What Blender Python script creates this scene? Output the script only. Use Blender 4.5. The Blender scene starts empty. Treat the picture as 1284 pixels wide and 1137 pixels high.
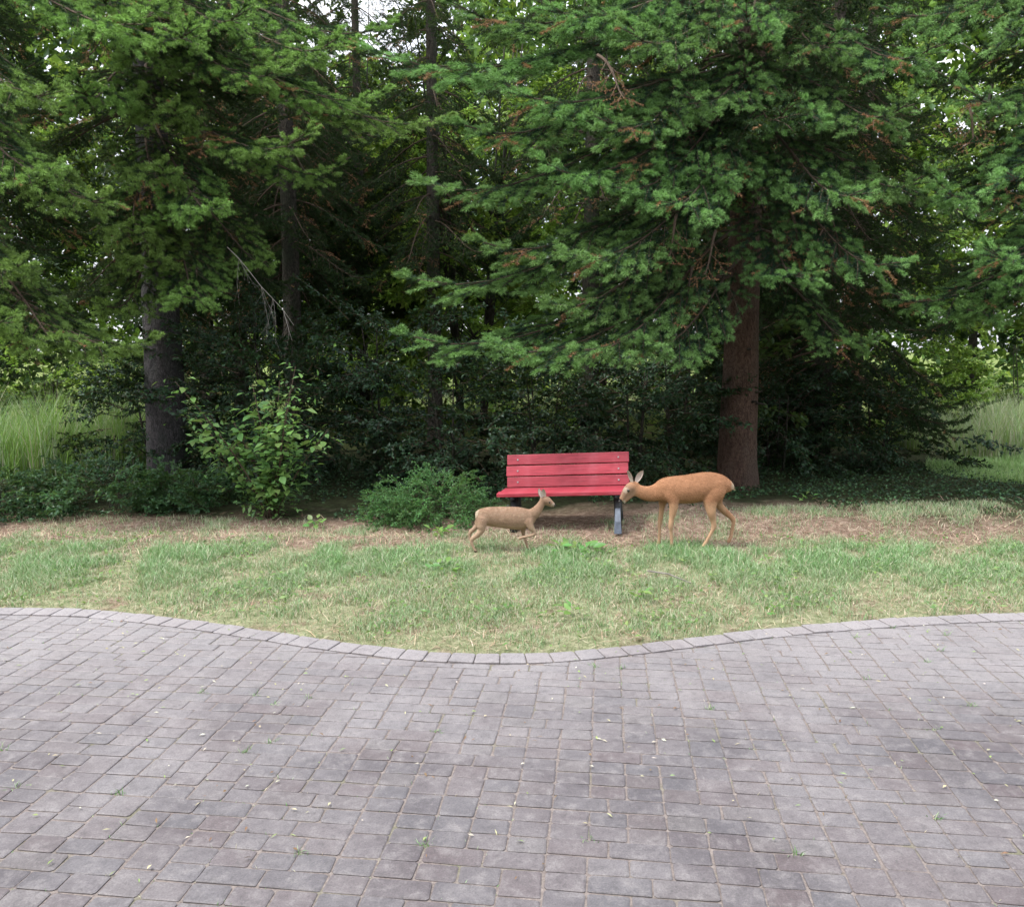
import bpy, bmesh, math, random
import numpy as np
from mathutils import Vector, Matrix, Euler, noise as mnoise

C = bpy.context.scene.collection
S = bpy.context.scene
R = math.radians
PI = math.pi

# ------------------------------------------------------------------ camera
CAM_H, PITCH, F = 2.1, R(7.18), 1020.0
cam_d = bpy.data.cameras.new('camera')
cam_d.sensor_fit = 'HORIZONTAL'; cam_d.sensor_width = 36.0
cam_d.lens = 36.0 * F / 1284.0
cam_d.clip_start = 0.05; cam_d.clip_end = 2000
cam = bpy.data.objects.new('camera', cam_d); C.objects.link(cam)
cam.location = (0, 0, CAM_H); cam.rotation_euler = (PI/2 - PITCH, 0, 0)
S.camera = cam

# ------------------------------------------------------------------ world and sun
SUN_EL, SUN_AZ = R(60), R(245)      # azimuth measured from +Y towards +X (behind the camera, to its left)
w = bpy.data.worlds.new('World'); S.world = w; w.use_nodes = True
nt = w.node_tree; nt.nodes.clear()
sky = nt.nodes.new('ShaderNodeTexSky'); sky.sky_type = 'NISHITA'; sky.sun_disc = False
sky.sun_elevation = SUN_EL; sky.sun_rotation = SUN_AZ
sky.air_density = 1.0; sky.dust_density = 4.0; sky.ozone_density = 1.0
bg = nt.nodes.new('ShaderNodeBackground'); bg.inputs['Strength'].default_value = 0.15
wo = nt.nodes.new('ShaderNodeOutputWorld')
# thin bright cloud over the clear sky
wtc = nt.nodes.new('ShaderNodeTexCoord'); wn = nt.nodes.new('ShaderNodeTexNoise'); wn.inputs['Scale'].default_value = 2.2; wn.inputs['Detail'].default_value = 6
nt.links.new(wtc.outputs['Generated'], wn.inputs['Vector'])
wr = nt.nodes.new('ShaderNodeMapRange'); wr.inputs[1].default_value = 0.35; wr.inputs[2].default_value = 0.6; wr.inputs[3].default_value = 0.5; wr.inputs[4].default_value = 0.95
nt.links.new(wn.outputs['Fac'], wr.inputs[0])
# an overcast sky is about three times as bright overhead as at the horizon
wsx = nt.nodes.new('ShaderNodeSeparateXYZ'); nt.links.new(wtc.outputs['Generated'], wsx.inputs[0])
wz = nt.nodes.new('ShaderNodeMapRange'); wz.inputs[1].default_value = 0.0; wz.inputs[2].default_value = 1.0; wz.inputs[3].default_value = 4.0; wz.inputs[4].default_value = 10.5
nt.links.new(wsx.outputs[2], wz.inputs[0]); wc = nt.nodes.new('ShaderNodeCombineColor')
for _i, _k in enumerate((0.96, 0.98, 1.04)):
    _m = nt.nodes.new('ShaderNodeMath'); _m.operation = 'MULTIPLY'; _m.inputs[1].default_value = _k
    nt.links.new(wz.outputs[0], _m.inputs[0]); nt.links.new(_m.outputs[0], wc.inputs[_i])
wm = nt.nodes.new('ShaderNodeMix'); wm.data_type = 'RGBA'; nt.links.new(wc.outputs[0], wm.inputs[7])
nt.links.new(wr.outputs[0], wm.inputs[0]); nt.links.new(sky.outputs[0], wm.inputs[6]); nt.links.new(wm.outputs[2], bg.inputs[0]); nt.links.new(bg.outputs[0], wo.inputs[0])
sd_ = bpy.data.lights.new('sun', 'SUN'); sd_.energy = 1.5; sd_.angle = R(10); sd_.color = (1.0, 0.96, 0.9)
sun = bpy.data.objects.new('sun', sd_); C.objects.link(sun)
sv = Vector((math.sin(SUN_AZ)*math.cos(SUN_EL), math.cos(SUN_AZ)*math.cos(SUN_EL), math.sin(SUN_EL)))
sun.rotation_euler = sv.to_track_quat('Z', 'Y').to_euler(); sun.location = (0, 0, 30)
S.view_settings.view_transform = 'Standard'
S.view_settings.look = 'None'
S.view_settings.gamma = 1.0
S.view_settings.use_curve_mapping = False
S.view_settings.exposure = 1.3
S.render.engine = 'CYCLES'
S.cycles.use_denoising = True
S.cycles.max_bounces = 6; S.cycles.diffuse_bounces = 2; S.cycles.glossy_bounces = 2
S.cycles.transmission_bounces = 3

# ------------------------------------------------------------------ pixel <-> place helpers
_sp, _cp = math.sin(PITCH), math.cos(PITCH)
def ray(u, v):
    x, y = (u - 642.0)/F, -(v - 568.5)/F
    return Vector((x, _cp + y*_sp, -_sp + y*_cp))
def at(u, v, Y):
    d = ray(u, v); return Vector((0, 0, CAM_H)) + d*(Y/d.y)
def gnd(u, v):
    d = ray(u, v); return Vector((0, 0, CAM_H)) + d*(-CAM_H/d.z)

# ------------------------------------------------------------------ object helpers
def tag(o, label=None, cat=None, group=None, kind=None):
    if label: o['label'] = label
    if cat: o['category'] = cat
    if group: o['group'] = group
    if kind: o['kind'] = kind
    return o
def empty(name, loc, label, cat, group=None):
    o = bpy.data.objects.new(name, None); C.objects.link(o); o.location = loc
    o.empty_display_size = 0.2
    return tag(o, label, cat, group)
def link(name, me, parent=None, loc=(0, 0, 0), rot=None, scale=None):
    o = bpy.data.objects.new(name, me); C.objects.link(o)
    if parent: o.parent = parent
    o.location = loc
    if rot is not None:
        o.rotation_euler = rot if not hasattr(rot, 'to_euler') else rot.to_euler()
    if scale is not None: o.scale = (scale,)*3 if isinstance(scale, (int, float)) else scale
    return o

class Geo:
    """collects triangles with a colour per corner-vertex and a material index"""
    def __init__(s): s.v = []; s.f = []; s.c = []; s.m = []; s.n = 0
    def add(s, v, f, c=(1, 1, 1), m=0):
        v = np.asarray(v, float).reshape(-1, 3); f = np.asarray(f, int).reshape(-1, 3)
        c = np.asarray(c, float)
        if c.ndim == 1: c = np.tile(c, (len(v), 1))
        s.v.append(v); s.f.append(f + s.n); s.c.append(c); s.m.append(np.full(len(f), m)); s.n += len(v)
    def mesh(s, name, mats, smooth=False):
        v = np.concatenate(s.v); f = np.concatenate(s.f); c = np.concatenate(s.c); m = np.concatenate(s.m)
        me = bpy.data.meshes.new(name)
        me.vertices.add(len(v)); me.vertices.foreach_set('co', v.astype(np.float32).ravel())
        me.loops.add(len(f)*3); me.loops.foreach_set('vertex_index', f.astype(np.int32).ravel())
        me.polygons.add(len(f))
        me.polygons.foreach_set('loop_start', (np.arange(len(f))*3).astype(np.int32))
        for mt in (mats if isinstance(mats, (list, tuple)) else [mats]): me.materials.append(mt)
        me.polygons.foreach_set('material_index', m.astype(np.int32))
        me.polygons.foreach_set('use_smooth', np.full(len(f), smooth))
        a = me.color_attributes.new('col', 'FLOAT_COLOR', 'POINT')
        a.data.foreach_set('color', np.concatenate([c, np.ones((len(c), 1))], 1).astype(np.float32).ravel())
        me.update(calc_edges=True); me.validate()
        return me

def tube(g, pts, rad, n=6, col=(1, 1, 1), m=0, cap=True):
    P = np.asarray([tuple(p) for p in pts], float); k = len(P)
    rad = np.broadcast_to(np.asarray(rad, float), (k,))
    T = np.gradient(P, axis=0); T /= np.linalg.norm(T, axis=1, keepdims=True) + 1e-9
    ref = np.array([0, 0, 1.0]) if abs(T[:, 2]).mean() < 0.8 else np.array([1.0, 0, 0])
    A = np.cross(T, ref); A /= np.linalg.norm(A, axis=1, keepdims=True) + 1e-9
    B = np.cross(T, A)
    th = np.arange(n)*2*PI/n
    V = P[:, None] + rad[:, None, None]*(np.cos(th)[None, :, None]*A[:, None] + np.sin(th)[None, :, None]*B[:, None])
    V = V.reshape(-1, 3); f = []
    for i in range(k-1):
        for j in range(n):
            a, b = i*n+j, i*n+(j+1) % n; f += [(a, b, a+n), (b, b+n, a+n)]
    if cap:
        V = np.vstack([V, P[0], P[-1]])
        for j in range(n):
            f += [(k*n, (j+1) % n, j), (k*n+1, (k-1)*n+j, (k-1)*n+(j+1) % n)]
    g.add(V, f, col, m)

# ------------------------------------------------------------------ materials
def mat(name): 
    m = bpy.data.materials.new(name); m.use_nodes = True; m.node_tree.nodes.clear(); return m
class NB:
    def __init__(s, m): s.t = m.node_tree
    def n(s, t, **k):
        x = s.t.nodes.new(t)
        for a, b in k.items():
            if a.startswith('i_'):
                key = a[2:].replace('_', ' ')
                x.inputs[key].default_value = b
            else: setattr(x, a, b)
        return x
    def l(s, a, b): s.t.links.new(a, b)
    def noise(s, vec, scale, detail=4, rough=0.55, dist=0.0):
        x = s.n('ShaderNodeTexNoise'); x.inputs['Scale'].default_value = scale; x.inputs['Detail'].default_value = detail
        x.inputs['Roughness'].default_value = rough; x.inputs['Distortion'].default_value = dist
        if vec is not None: s.l(vec, x.inputs['Vector'])
        return x.outputs['Fac']
    def ramp(s, fac, stops):
        x = s.n('ShaderNodeValToRGB'); e = x.color_ramp.elements
        while len(e) < len(stops): e.new(0.5)
        for el, (p, c) in zip(e, stops): el.position = p; el.color = (c[0], c[1], c[2], 1) if hasattr(c, '__len__') else (c, c, c, 1)
        s.l(fac, x.inputs[0]); return x.outputs[0]
    def mix(s, f, a, b, mode='MIX'):
        x = s.n('ShaderNodeMix', data_type='RGBA', blend_type=mode)
        for sock, val in ((x.inputs[0], f), (x.inputs[6], a), (x.inputs[7], b)):
            if hasattr(val, 'is_linked') or isinstance(val, bpy.types.NodeSocket): s.l(val, sock)
            elif hasattr(val, '__len__'): sock.default_value = (*val[:3], 1)
            else: sock.default_value = val
        return x.outputs[2]
    def math(s, op, a, b=0.0, clamp=False):
        x = s.n('ShaderNodeMath', operation=op, use_clamp=clamp)
        for sock, val in ((x.inputs[0], a), (x.inputs[1], b)):
            if isinstance(val, bpy.types.NodeSocket): s.l(val, sock)
            else: sock.default_value = val
        return x.outputs[0]
    def bump(s, h, strength, dist=0.01):
        x = s.n('ShaderNodeBump'); x.inputs['Strength'].default_value = strength; x.inputs['Distance'].default_value = dist
        s.l(h, x.inputs['Height']); return x.outputs[0]
    def out(s, sh):
        o = s.n('ShaderNodeOutputMaterial'); s.l(sh, o.inputs[0])

def foliage_mat(name, transl=0.25, gloss=0.0, rough=0.45, var=0.35, hue_to=(0.10, 0.13, 0.02)):
    m = mat(name); b = NB(m)
    a = b.n('ShaderNodeAttribute', attribute_name='col')
    oi = b.n('ShaderNodeObjectInfo')
    v = b.math('MULTIPLY_ADD', oi.outputs['Random'], var); 
    v.node.inputs[2].default_value = 1.0 - var/2
    hs = b.n('ShaderNodeHueSaturation'); b.l(a.outputs['Color'], hs.inputs['Color']); b.l(v, hs.inputs['Value'])
    h2 = b.math('MULTIPLY_ADD', oi.outputs['Random'], 0.014); h2.node.inputs[2].default_value = 0.495
    b.l(h2, hs.inputs['Hue'])
    d = b.n('ShaderNodeBsdfDiffuse'); b.l(hs.outputs[0], d.inputs[0])
    t = b.n('ShaderNodeBsdfTranslucent')
    tc = b.mix(0.35, hs.outputs[0], (0.2, 0.28, 0.03)); b.l(tc, t.inputs[0])
    mx = b.n('ShaderNodeMixShader'); mx.inputs[0].default_value = transl
    b.l(d.outputs[0], mx.inputs[1]); b.l(t.outputs[0], mx.inputs[2]); sh = mx.outputs[0]
    if gloss > 0:
        g = b.n('ShaderNodeBsdfGlossy'); g.inputs['Roughness'].default_value = rough
        g.inputs[0].default_value = (0.9, 0.95, 1, 1)
        m2 = b.n('ShaderNodeMixShader'); m2.inputs[0].default_value = gloss
        b.l(sh, m2.inputs[1]); b.l(g.outputs[0], m2.inputs[2]); sh = m2.outputs[0]
    b.out(sh); return m
M_needle = foliage_mat('needles', 0.22, 0.015, 0.5)
M_leaf = foliage_mat('leaves', 0.45, 0.025, 0.4)
M_gloss = foliage_mat('glossy_leaves', 0.15, 0.022, 0.4)
M_grass = foliage_mat('grass_blades', 0.3, 0.03, 0.5, 0.0)
M_straw = foliage_mat('straw', 0.1, 0.02, 0.6, 0.0)

def bark_mat(name, c1, c2, c3):
    m = mat(name); b = NB(m)
    tc = b.n('ShaderNodeTexCoord'); mp = b.n('ShaderNodeMapping'); mp.inputs['Scale'].default_value = (1, 1, 0.4)
    b.l(tc.outputs['Object'], mp.inputs[0])
    n1 = b.noise(mp.outputs[0], 3, 3); n2 = b.noise(mp.outputs[0], 26, 6, 0.65)
    vo = b.n('ShaderNodeTexVoronoi', feature='DISTANCE_TO_EDGE'); vo.inputs['Scale'].default_value = 38; b.l(mp.outputs[0], vo.inputs['Vector'])
    col = b.ramp(n2, [(0.3, c1), (0.6, c2)]); col = b.mix(b.ramp(n1, [(0.45, 0), (0.65, 1)]), col, c3)
    crack = b.ramp(b.math('ADD', vo.outputs[0], b.math('MULTIPLY', n2, 0.25)), [(0.08, 0.25), (0.3, 1.0)])
    col = b.mix(b.math('SUBTRACT', 1, crack), col, tuple(x*0.7 for x in c1))
    h = b.math('ADD', b.math('MULTIPLY', crack, 0.6), n2)
    p = b.n('ShaderNodeBsdfPrincipled'); p.inputs['Roughness'].default_value = 0.95; p.inputs['Specular IOR Level'].default_value = 0.15
    b.l(col, p.inputs['Base Color']); b.l(b.bump(h, 0.9, 0.03), p.inputs['Normal']); b.out(p.outputs[0]); return m
M_bark_red = bark_mat('fir_bark', (0.06, 0.037, 0.028), (0.13, 0.085, 0.065), (0.10, 0.075, 0.06))
M_bark_grey = bark_mat('spruce_bark', (0.05, 0.048, 0.05), (0.12, 0.11, 0.115), (0.08, 0.085, 0.08))
M_bark_dark = bark_mat('dark_bark', (0.035, 0.03, 0.026), (0.09, 0.08, 0.065), (0.05, 0.06, 0.04))
def plain(name, col, rough=0.8, bumps=None, spec=0.3, var=0.0, nscale=20, col2=None):
    m = mat(name); b = NB(m); p = b.n('ShaderNodeBsdfPrincipled')
    p.inputs['Roughness'].default_value = rough; p.inputs['Specular IOR Level'].default_value = spec
    tc = b.n('ShaderNodeTexCoord'); n = b.noise(tc.outputs['Object'], nscale, 5, 0.6)
    c2 = col2 or tuple(x*(1-var) for x in col)
    b.l(b.ramp(n, [(0.35, c2), (0.65, col)]), p.inputs['Base Color'])
    if bumps: b.l(b.bump(n, bumps, 0.01), p.inputs['Normal'])
    b.out(p.outputs[0]); return m
M_twig = plain('twig_wood', (0.10, 0.07, 0.05), 0.9, var=0.4)
M_deadtwig = plain('dead_wood', (0.26, 0.24, 0.22), 0.9, var=0.4)

# ------------------------------------------------------------------ terrain
edge_px = [(0, 762), (60, 762), (130, 765), (200, 772), (270, 781), (330, 790), (400, 801), (460, 809), (520, 816), (580, 819.5),
           (640, 820.5), (700, 818), (760, 812.5), (820, 805.5), (880, 798), (940, 790.5), (1000, 784.5), (1080, 778), (1160, 773), (1284, 768)]
ep = [gnd(*p) for p in edge_px]
ex = np.array([-14, -9, -6] + [p.x for p in ep] + [5.6, 9, 14]); ey = np.array([5.9, 6.35, 6.62] + [p.y for p in ep] + [6.62, 6.5, 6.2])
_xs = np.linspace(-13, 13, 1301); _ys = np.interp(_xs, ex, ey)
_k = np.hanning(41); _k /= _k.sum(); _ys = np.convolve(np.pad(_ys, 20, 'edge'), _k, 'valid')
def edge_y(x): return np.interp(x, _xs, _ys)

def sstep(a, b, x): t = np.clip((x-a)/(b-a), 0, 1); return t*t*(3-2*t)
_rng = np.random.default_rng(5)
_wav = [(_rng.uniform(0.4, 3.5), _rng.uniform(0, 2*PI), _rng.uniform(0, 2*PI)) for _ in range(14)]
def wav(x, y, amp=1.0):
    s = 0
    for k, a, p in _wav: s = s + np.sin(k*(x*math.cos(a)+y*math.sin(a)) + p)/k
    return s*amp
def gz(x, y):
    x = np.asarray(x, float); y = np.asarray(y, float)
    d = y - edge_y(x)
    z = -0.06 + sstep(-0.02, 0.05, d)*0.055 + sstep(0.0, 1.2, d)*0.02
    z = z + sstep(0.05, 1.5, d)*wav(x, y, 0.006)
    z = z + 0.055*np.clip(x, -1.2, 2.0)*sstep(8.95, 9.45, y)*(1-sstep(10.5, 12.5, y))
    z = z + sstep(30, 120, y)*1.0
    return z
def gzf(x, y): return float(gz(x, y))

def grid_mesh(name, xs, ys, zf, m):
    X, Y = np.meshgrid(xs, ys); Z = zf(X, Y)
    v = np.stack([X, Y, Z], -1).reshape(-1, 3); nx = len(xs); f = []
    I = np.arange((len(ys)-1)*(nx-1)); r = I//(nx-1); c = I % (nx-1); a = r*nx+c
    f = np.concatenate([np.stack([a, a+1, a+nx], 1), np.stack([a+1, a+nx+1, a+nx], 1)])
    g = Geo(); g.add(v, f); return g.mesh(name, m, True)

m = mat('forest_ground'); b = NB(m)
geo = b.n('ShaderNodeNewGeometry'); pos = geo.outputs['Position']
sx = b.n('ShaderNodeSeparateXYZ'); b.l(pos, sx.inputs[0])
n1 = b.noise(pos, 1.3, 4); n2 = b.noise(pos, 14, 6, 0.7); n3 = b.noise(pos, 60, 4, 0.7)
ye = b.math('ADD', sx.outputs[1], b.math('MULTIPLY', b.math('SUBTRACT', n1, 0.5), 2.2))
lawn = b.ramp(n2, [(0.3, (0.14, 0.16, 0.08)), (0.5, (0.28, 0.30, 0.17)), (0.7, (0.44, 0.41, 0.28))])
litter = b.ramp(n2, [(0.3, (0.11, 0.075, 0.055)), (0.5, (0.27, 0.19, 0.145)), (0.7, (0.46, 0.37, 0.29))])
shade = b.ramp(n2, [(0.35, (0.030, 0.028, 0.018)), (0.6, (0.05, 0.065, 0.03)), (0.8, (0.07, 0.10, 0.04))])  # dark forest soil with some green
mead = b.ramp(n2, [(0.3, (0.10, 0.15, 0.04)), (0.7, (0.22, 0.26, 0.09))])
def band(v, lo, hi):
    x = b.n('ShaderNodeMapRange'); b.l(v, x.inputs[0]); x.inputs[1].default_value = lo; x.inputs[2].default_value = hi; return x.outputs[0]
lawn = b.mix(b.ramp(b.noise(pos, 2.6, 5, .65), [(0.52, 0.0), (0.66, 0.85)]), lawn, litter)
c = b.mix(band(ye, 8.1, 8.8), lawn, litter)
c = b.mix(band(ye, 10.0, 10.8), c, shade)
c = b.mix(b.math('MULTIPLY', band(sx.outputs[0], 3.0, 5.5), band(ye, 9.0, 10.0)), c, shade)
c = b.mix(band(ye, 17.0, 20.0), c, mead)
c = b.mix(b.ramp(n3, [(0.3, 0.5), (0.6, 0.0)]), c, (0.03, 0.025, 0.015))
p = b.n('ShaderNodeBsdfPrincipled'); p.inputs['Roughness'].default_value = 1; p.inputs['Specular IOR Level'].default_value = 0.05
b.l(c, p.inputs['Base Color']); b.l(b.bump(b.math('ADD', n2, n3), 0.8, 0.03), p.inputs['Normal']); b.out(p.outputs[0])
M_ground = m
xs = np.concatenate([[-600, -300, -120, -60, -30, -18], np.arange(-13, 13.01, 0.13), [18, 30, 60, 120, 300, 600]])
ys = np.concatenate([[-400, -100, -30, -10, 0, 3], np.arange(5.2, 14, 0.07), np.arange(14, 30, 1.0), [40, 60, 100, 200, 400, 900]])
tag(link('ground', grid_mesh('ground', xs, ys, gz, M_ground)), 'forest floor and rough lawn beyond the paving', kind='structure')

# ------------------------------------------------------------------ paving
m = mat('paver_stone'); b = NB(m)
geo = b.n('ShaderNodeNewGeometry'); pos = geo.outputs['Position']; oi = b.n('ShaderNodeObjectInfo')
rnd = b.math('FRACT', b.math('ADD', b.math('MULTIPLY', oi.outputs['Random'], 7.31), b.math('MULTIPLY', geo.outputs['Random Per Island'], 3.7)))
base = b.ramp(rnd, [(0.0, (0.135, 0.105, 0.118)), (0.25, (0.13, 0.122, 0.142)), (0.5, (0.155, 0.135, 0.15)), (0.75, (0.145, 0.104, 0.114)), (1.0, (0.17, 0.152, 0.158))])
n1 = b.noise(pos, 0.9, 5, 0.6, 0.5); n2 = b.noise(pos, 9, 6, 0.7, 0.3); n3 = b.noise(pos, 130, 4, 0.7)
base = b.mix(b.ramp(n1, [(0.42, 0.0), (0.66, 0.6)]), base, (0.29, 0.265, 0.28))
sxp = b.n('ShaderNodeSeparateXYZ'); b.l(pos, sxp.inputs[0]); edge_pale = b.n('ShaderNodeMapRange'); b.l(b.math('ADD', sxp.outputs[1], b.math('MULTIPLY', n1, 2.4)), edge_pale.inputs[0]); edge_pale.inputs[1].default_value = 4.9; edge_pale.inputs[2].default_value = 7.6; edge_pale.inputs[4].default_value = 0.8
base = b.mix(edge_pale.outputs[0], base, (0.42, 0.39, 0.40))   # paler towards the edging, broken up by noise
base = b.mix(b.ramp(n2, [(0.50, 0.0), (0.70, 0.6)]), base, (0.36, 0.33, 0.33))
base = b.mix(b.ramp(n2, [(0.27, 0.45), (0.45, 0.0)]), base, (0.075, 0.062, 0.07))
n5 = b.noise(pos, 28, 6, 0.75, 0.6); base = b.mix(b.ramp(n5, [(0.33, 0.4), (0.48, 0.0)]), base, (0.06, 0.055, 0.058)); base = b.mix(b.ramp(n5, [(0.55, 0.0), (0.7, 0.5)]), base, (0.34, 0.31, 0.31))
base = b.mix(b.ramp(n3, [(0.35, 0.45), (0.55, 0.0)]), base, (0.06, 0.055, 0.055))
base = b.mix(b.ramp(n3, [(0.6, 0.0), (0.75, 0.35)]), base, (0.42, 0.40, 0.39))
p = b.n('ShaderNodeBsdfPrincipled'); hsb = b.n('ShaderNodeHueSaturation'); hsb.inputs['Value'].default_value = 0.76; hsb.inputs['Saturation'].default_value = 0.75; b.l(base, hsb.inputs['Color']); base = hsb.outputs[0]
p.inputs['Roughness'].default_value = 0.6; p.inputs['Specular IOR Level'].default_value = 0.5
b.l(base, p.inputs['Base Color']); b.l(b.bump(b.math('ADD', n2, b.math('MULTIPLY', n3, 0.4)), 0.5, 0.008), p.inputs['Normal']); b.out(p.outputs[0])
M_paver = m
m = mat('joint_sand'); b = NB(m)
geo = b.n('ShaderNodeNewGeometry'); pos = geo.outputs['Position']
n1 = b.noise(pos, 3, 5, 0.6); n3 = b.noise(pos, 70, 4, 0.7)
c = b.ramp(n3, [(0.3, (0.12, 0.10, 0.095)), (0.7, (0.28, 0.245, 0.225))]); c = b.mix(b.ramp(n1, [(0.55, 0.0), (0.7, 0.5)]), c, (0.13, 0.15, 0.07))
p = b.n('ShaderNodeBsdfPrincipled'); p.inputs['Roughness'].default_value = 1; p.inputs['Specular IOR Level'].default_value = 0.05
b.l(c, p.inputs['Base Color']); b.l(b.bump(n3, 0.5, 0.01), p.inputs['Normal']); b.out(p.outputs[0])
M_joint = m

xs = np.arange(-8, 8.01, 0.1); bed = Geo(); rows = 2
V = []; Fc = []
for x in xs: V += [(x, -3.0, -0.0065), (x, edge_y(x)-0.01, -0.0065)]
for i in range(len(xs)-1): a = 2*i; Fc += [(a, a+2, a+1), (a+2, a+3, a+1)]
bed.add(V, Fc); pavement = link('pavement', bed.mesh('pavement', M_joint))
tag(pavement, 'drive of tumbled grey and purple concrete pavers', kind='structure')

def stone(g, poly, z=0.0, tilt=(0, 0), rng=random, th=0.04, ins=0.004):
    """poly: CCW outline in XY; a tumbled block with rounded top edge"""
    P = np.array(poly, float); c = P.mean(0)
    # round corners: cut each corner into two points
    out = []
    n = len(P)
    for i in range(n):
        a, q, d = P[i-1], P[i], P[(i+1) % n]
        r = rng.uniform(0.004, 0.013)
        for o_ in (a, d):
            L = np.linalg.norm(o_-q); out.append(q + (o_-q)/max(L, 1e-6)*min(r, L*0.35))
    Q = np.array(out) + np.array([[rng.uniform(-.0025, .0025), rng.uniform(-.0025, .0025)] for _ in out])
    def ring(k, dz):
        d = Q - c; L = np.linalg.norm(d, axis=1, keepdims=True); X = c + d*(1 - k/np.maximum(L, 0.02))
        Z = z + dz + (X[:, 0]-c[0])*tilt[0] + (X[:, 1]-c[1])*tilt[1]
        return np.column_stack([X, Z])
    r0 = ring(ins+0.006, 0); r1 = ring(0.0012, -0.0032); r2 = ring(0.0, -th); k = len(Q)
    top = np.array([[c[0], c[1], z + 0.0015]])
    V = np.vstack([r0, r1, r2, top]); f = []
    for j in range(k):
        j2 = (j+1) % k
        f += [(3*k, j, j2), (j, k+j, j2), (j2, k+j, k+j2), (k+j, 2*k+j, k+j2), (k+j2, 2*k+j, 2*k+j2)]
    g.add(V, f)

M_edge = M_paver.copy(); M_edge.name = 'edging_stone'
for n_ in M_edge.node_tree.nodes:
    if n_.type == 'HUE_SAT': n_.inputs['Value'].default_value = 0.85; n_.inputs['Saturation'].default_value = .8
A = R(6.5); E1 = Vector((math.cos(A), -math.sin(A))); E2 = Vector((math.sin(A), math.cos(A)))
rg = random.Random(3)
UX, UY = 0.173, 0.345
cells = []   # (s0, s1, t0, t1)
for mj in range(-8, 26):
    off = rg.choice([0, 1, 2])
    t0 = mj*UY
    i = -40 + off
    while i < 42:
        k = rg.random()
        if k < 0.30:      # three columns wide with 26 cm stones in one course
            lay = rg.choice([0, 1, 2])
            for q in range(3):
                ta, tb = t0 + q*UY/3, t0 + (q+1)*UY/3
                if q == lay: cells += [((i)*UX, (i+1.5)*UX, ta, tb), ((i+1.5)*UX, (i+3)*UX, ta, tb)]
                else: cells += [((i+z)*UX, (i+z+1)*UX, ta, tb) for z in range(3)]
            i += 3
        elif k < 0.65:
            cells += [(i*UX, (i+1)*UX, t0 + q*UY/3, t0+(q+1)*UY/3) for q in range(3)]; i += 1
        else:
            cells += [(i*UX, (i+1)*UX, t0 + q*UY/2, t0+(q+1)*UY/2) for q in range(2)]; i += 1
G_ = 0.0035
ORG = Vector((0.82, 3.0))
def st(s, t): q = ORG + E1*s + E2*t; return (q.x, q.y)
EDGE_W = 0.185
keep = []
for (s0, s1, t0, t1) in cells:
    j = [rg.uniform(-0.003, 0.003) for _ in range(8)]
    quad = [st(s0+G_+j[0], t0+G_+j[1]), st(s1-G_+j[2], t0+G_+j[3]), st(s1-G_+j[4], t1-G_+j[5]), st(s0+G_+j[6], t1-G_+j[7])]
    cx = sum(q[0] for q in quad)/4; cy = sum(q[1] for q in quad)/4
    if abs(cx) > 6.5 or cy < 0.8: continue
    sl = (edge_y(cx+0.05)-edge_y(cx-0.05))/0.1; ey0 = edge_y(cx) - EDGE_W*math.sqrt(1+sl*sl)
    fn = lambda p: (ey0 + sl*(p[0]-cx)) - p[1]
    if all(fn(p) < 0 for p in quad): continue
    clipped = False
    if any(fn(p) < 0 for p in quad):
        clipped = True; o_ = []
        for a, c_ in zip(quad, quad[1:]+quad[:1]):
            fa, fc = fn(a), fn(c_)
            if fa >= 0: o_.append(a)
            if (fa >= 0) != (fc >= 0): t = fa/(fa-fc); o_.append((a[0]+(c_[0]-a[0])*t, a[1]+(c_[1]-a[1])*t))
        quad = o_
        if len(quad) < 3: continue
        ar = 0.5*abs(sum(a[0]*c_[1]-c_[0]*a[1] for a, c_ in zip(quad, quad[1:]+quad[:1])))
        if ar < 0.0012: continue
    keep.append((quad, clipped, cx, cy, round(s1-s0, 3), round(t1-t0, 3)))
vis = [k for k in keep if not k[1] and abs(k[2])/max(k[3], .1) < 0.60 and k[3] > 2.95]
vis.sort(key=lambda k: k[3]); near = set(id(k) for k in vis[:300])
pm = {}
for (sw, sh_) in {(k[4], k[5]) for k in keep}:
    pm[(sw, sh_)] = []
    for q in range(10):
        g = Geo(); a, c_ = sw/2-G_, sh_/2-G_
        stone(g, [(x+rg.uniform(-.003, .003), y+rg.uniform(-.003, .003)) for x, y in ((-a, -c_), (a, -c_), (a, c_), (-a, c_))], rng=rg)
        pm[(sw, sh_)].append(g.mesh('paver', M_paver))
rest = Geo()
for k in keep:
    tz = rg.uniform(-.0014, .0014); tl = (rg.uniform(-.014, .014), rg.uniform(-.014, .014))
    if id(k) in near:
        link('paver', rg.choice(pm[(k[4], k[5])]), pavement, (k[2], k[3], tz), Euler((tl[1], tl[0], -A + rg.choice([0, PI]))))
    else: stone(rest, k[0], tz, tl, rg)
o = link('pavers_beyond', rest.mesh('pavers_beyond', M_paver), pavement); o['kind'] = 'stuff'
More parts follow.
